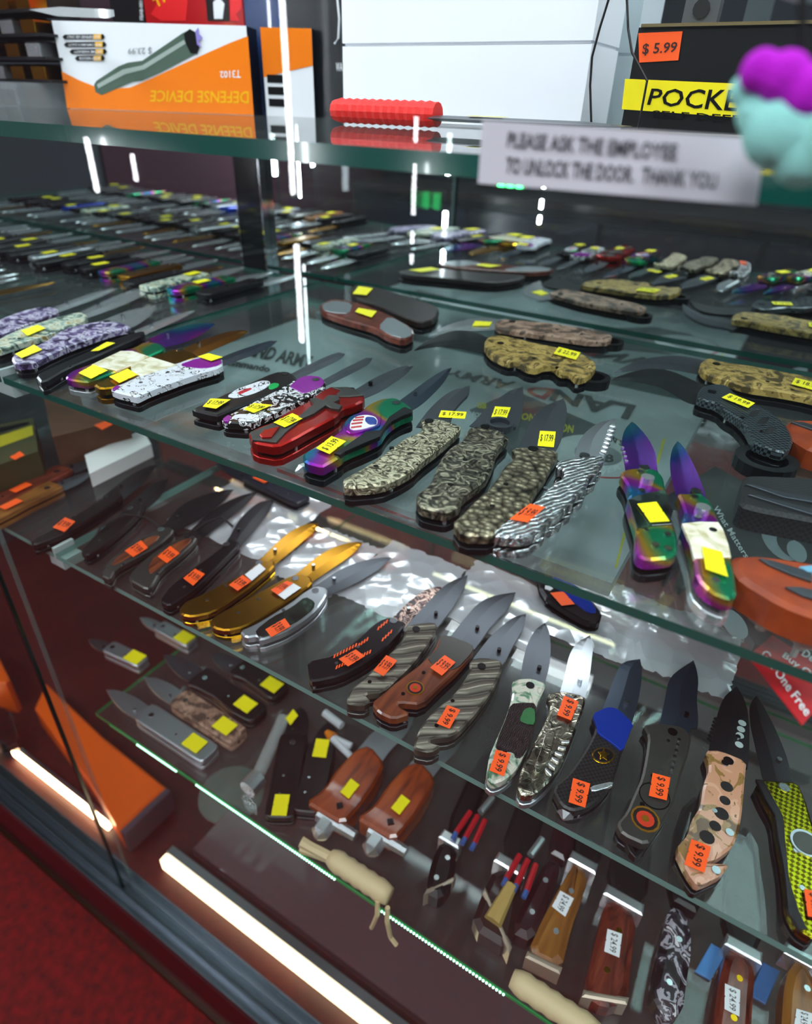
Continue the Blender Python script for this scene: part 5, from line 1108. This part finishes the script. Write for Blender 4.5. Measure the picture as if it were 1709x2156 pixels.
for pts, lb in (([(1290,-30),(1262,60),(1246,120),(1242,180),(1255,222)], 'thin black wire curling down beside the white cartons'), ([(1318,-30),(1322,60),(1330,110),(1362,170),(1352,225)], 'thin black wire hanging in front of the black box')):
    v = [ony(x, y, .585) for x, y in pts]; v[-1].z = ZA+.001
    tag(MB().tube(v, .0009, 6).build('wire', BLKH, at=v[-1]), lb, 'wire')
# trays with gold pieces, clear case, carded goods at the left
Yt = .56
for t, (ya, yb, lb) in enumerate(((200,178,'lowest of the stacked black trays of gold pieces'), (150,118,'second of the stacked black trays of gold pieces, from the shelf up'), (105,72,'third of the stacked black trays of gold pieces, from the shelf up'), (60,30,'top tray of the stacked black trays of gold pieces'))):
    xa, xb = ony(-160, 100, Yt).x, ony(92, 100, Yt).x; zb = ZA+.026+t*.0225
    r = empty('gold_tray', ((xa+xb)/2, Yt, zb), lb, 'tray', 'stacked trays of gold pieces')
    MB().box((xa, Yt, zb), (xb, Yt+.06, zb+.003)).box((xa, Yt+.055, zb), (xb, Yt+.06, zb+.021)).build('tray_body', BLKH, r)
    for g in range(6):
        x = xa+.008+g*(xb-xa-.01)/6; w_ = (xb-xa)/6*.6
        MB().prism([Vector((x, Yt+.006)), Vector((x+w_, Yt+.006)), Vector((x+w_*.9, Yt+.03)), Vector((x+w_*.1, Yt+.03))], zb+.003, zb+.019, .004).build('gold_piece', GOLDB if (g+t) % 3 else STEELB, r)
xa, xb = ony(-200, 200, .53).x, ony(40, 200, .53).x
cc = empty('clear_case', ((xa+xb)/2, .53, ZA), 'clear plastic case with a black ring under the gold trays', 'case')
MB().box((xa, .53, ZA), (xb, .60, ZA+.0255)).build('case_shell', clearpl('case_clear', 'c9d0d2', .25, .06), cc)
MB().tube([((xa+xb)/2+.02, .565, ZA+.001), ((xa+xb)/2+.02, .565, ZA+.018)], .028, 18).build('black_ring', BLKM, cc)
v = [ony(x, y, Yt-.006) for x, y in ((60,20),(125,14),(236,20),(238,34),(225,38),(120,34))]; 
tag(mesh('clear_hook', [p for p in v]+[p+Vector((0, .002, 0)) for p in v], [(0,1,2,3,4,5),(11,10,9,8,7,6)]+[(i, (i+1) % 6, 6+(i+1) % 6, 6+i) for i in range(6)], clearpl('hook_clear', 'd5dadc', .45, .06), None, v[5]), 'clear plastic hang tab sticking out of the top gold tray', 'tab')
Yc = .733
for (xa, xb, col, lb, extra) in ((235, 300, '141416', 'narrow black carded package behind the flashlight carton', 0), (306, 512, 'b00e14', 'red carded package with a yellow word and black picture', 1), (515, 592, '12305c', 'blue carded package beside the red one', 2), (596, 716, '0c1016', 'black carded package with white lettering behind the narrow carton', 3)):
    x0, x1 = ony(xa, 30, Yc).x, ony(xb, 30, Yc).x
    r = empty('carded_package', ((x0+x1)/2, Yc, ZA), lb, 'package'); P = Vector((0, Yc, 0))
    MB().box((x0, Yc, ZA), (x1, Yc+.012, 1.48)).build('card_body', plain('card_'+col, col, .3, coat=.4), r)
    if extra == 1:
        face_print(r, P, nY, [(322,-40),(330,10),(318,30),(340,44),(392,44),(400,-40)], plain('card_red_bright', 'e01a1e', .4), .0006)
        face_word(r, P, nY, 'THE', [(330,18),(376,-16),(366,-38),(322,0)], gold_t, .001); face_print(r, P, nY, [(430,-40),(480,-40),(484,44),(438,44)], inkb, .0008)
        face_print(r, P, nY, [(450,5),(462,-6),(474,8),(470,40),(452,40)], wp, .0012)
        face_print(r, P, nY, [(484,-40),(512,-40),(508,20),(498,30),(505,44),(486,44)], MATS['card_red_bright'], .0008)
    if extra == 0: face_word(r, P, nY, 'FBAB-001', [(303,42),(301,2),(294,2),(296,42)], wp, .001)
    if extra == 3:
        face_word(r, P, nY, 'WA', [(708,150),(722,150),(722,132),(708,132)], wp, .001)
        MB().tube([ony(x, y, Yc-.003) for x, y in ((708,-20),(714,40),(712,80),(704,92))], .0012, 6).build('white_line', wp, r)
# ================================================================== on the door glass
sg = empty('paper_sign', ony(1300, 430, .2435), 'white paper strip sign on the glass door asking to call an employee', 'sign')
P = Vector((0, .2437, 0)); sp_ = [onplane(x, y, P, nY) for x, y in ((1006,386),(1592,433),(1612,292),(1015,253))]
mesh('paper', sp_+[p+Vector((0, .0006, 0)) for p in sp_], [(0,1,2,3),(7,6,5,4),(0,4,5,1),(1,5,6,2),(2,6,7,3),(3,7,4,0)], plain('sign_paper', 'd4d3dc', .7), sg)
face_word(sg, P, nY, 'PLEASE ASK THE EMPLOYEE', [(1068,309),(1424,338),(1428,303),(1072,277)], plain('sign_ink', '3c3c44', .7), .0006)
face_word(sg, P, nY, 'TO UNLOCK THE DOOR.  THANK YOU', [(1064,364),(1508,398),(1512,363),(1068,330)], MATS['sign_ink'], .0006)
# plush charm on a suction hook
Yq = .222
pl = empty('plush_charm', ony(1690, 350, Yq), 'fuzzy purple and aqua plush charm hanging on the door glass', 'toy')
def lobes(name, L, mat):
    m = MB()
    for x, y, r, dy in L:
        c = ony(x, y, Yq+dy); s_ = r*(c-CAM).dot(Vector((AX.z, AY.z, AZ.z)))/F; m.sphere(c, (s_, s_*.85, s_), 16, 12)
    o = m.build(name, mat, pl, smooth=True); md = o.modifiers.new('merge', 'REMESH'); md.mode = 'VOXEL'; md.voxel_size = .0012; md.use_smooth_shade = True; return o
lobes('aqua_body', [(1650,270,80,0),(1600,235,48,0),(1570,190,34,0),(1700,320,70,0),(1760,280,90,0)], plain('plush_aqua', 'a2ece4', .95, bump=1., bscale=900))
lobes('purple_ear', [(1600,150,42,-.003),(1650,165,52,-.003),(1700,200,50,-.004),(1740,190,60,-.003)], plain('plush_purple', 'c010d0', .95, bump=1., bscale=900))
t0 = ony(1690, 130, Yq); t1 = ony(1690, -60, Yq)
MB().tube([t0, t1, t1+Vector((0, .012, .008))], .0012, 6).build('cord_loop', BLKH, pl)
t1 = t1+Vector((0, .0205, .008)); MB().tube([t1+Vector((0, -.010, 0)), t1+Vector((0, -.004, 0)), t1], [.003, .006, .012], 12).build('suction_hook', clipm, pl)
# green neon sign across the aisle, seen in the mirror
gq = ony(1070, 425, 2*.763+2.55); gx, gz = gq.x, gq.z
gs = empty('neon_sign', (gx, -2.59, gz-.15), 'small green neon sign on the far wall', 'sign')
MB().box((gx-.12, -2.595, gz-.16), (gx+.12, -2.57, gz+.16)).build('back_plate', BLKH, gs)
for t in range(3): MB().tube([(gx-.06+t*.06, -2.55, gz-.06-.04*(t == 1)), (gx-.06+t*.06, -2.55, gz+.13)], .02, 8).build('neon_tube', glow('neon_green', (.05, 1., .25), 10.), gs)
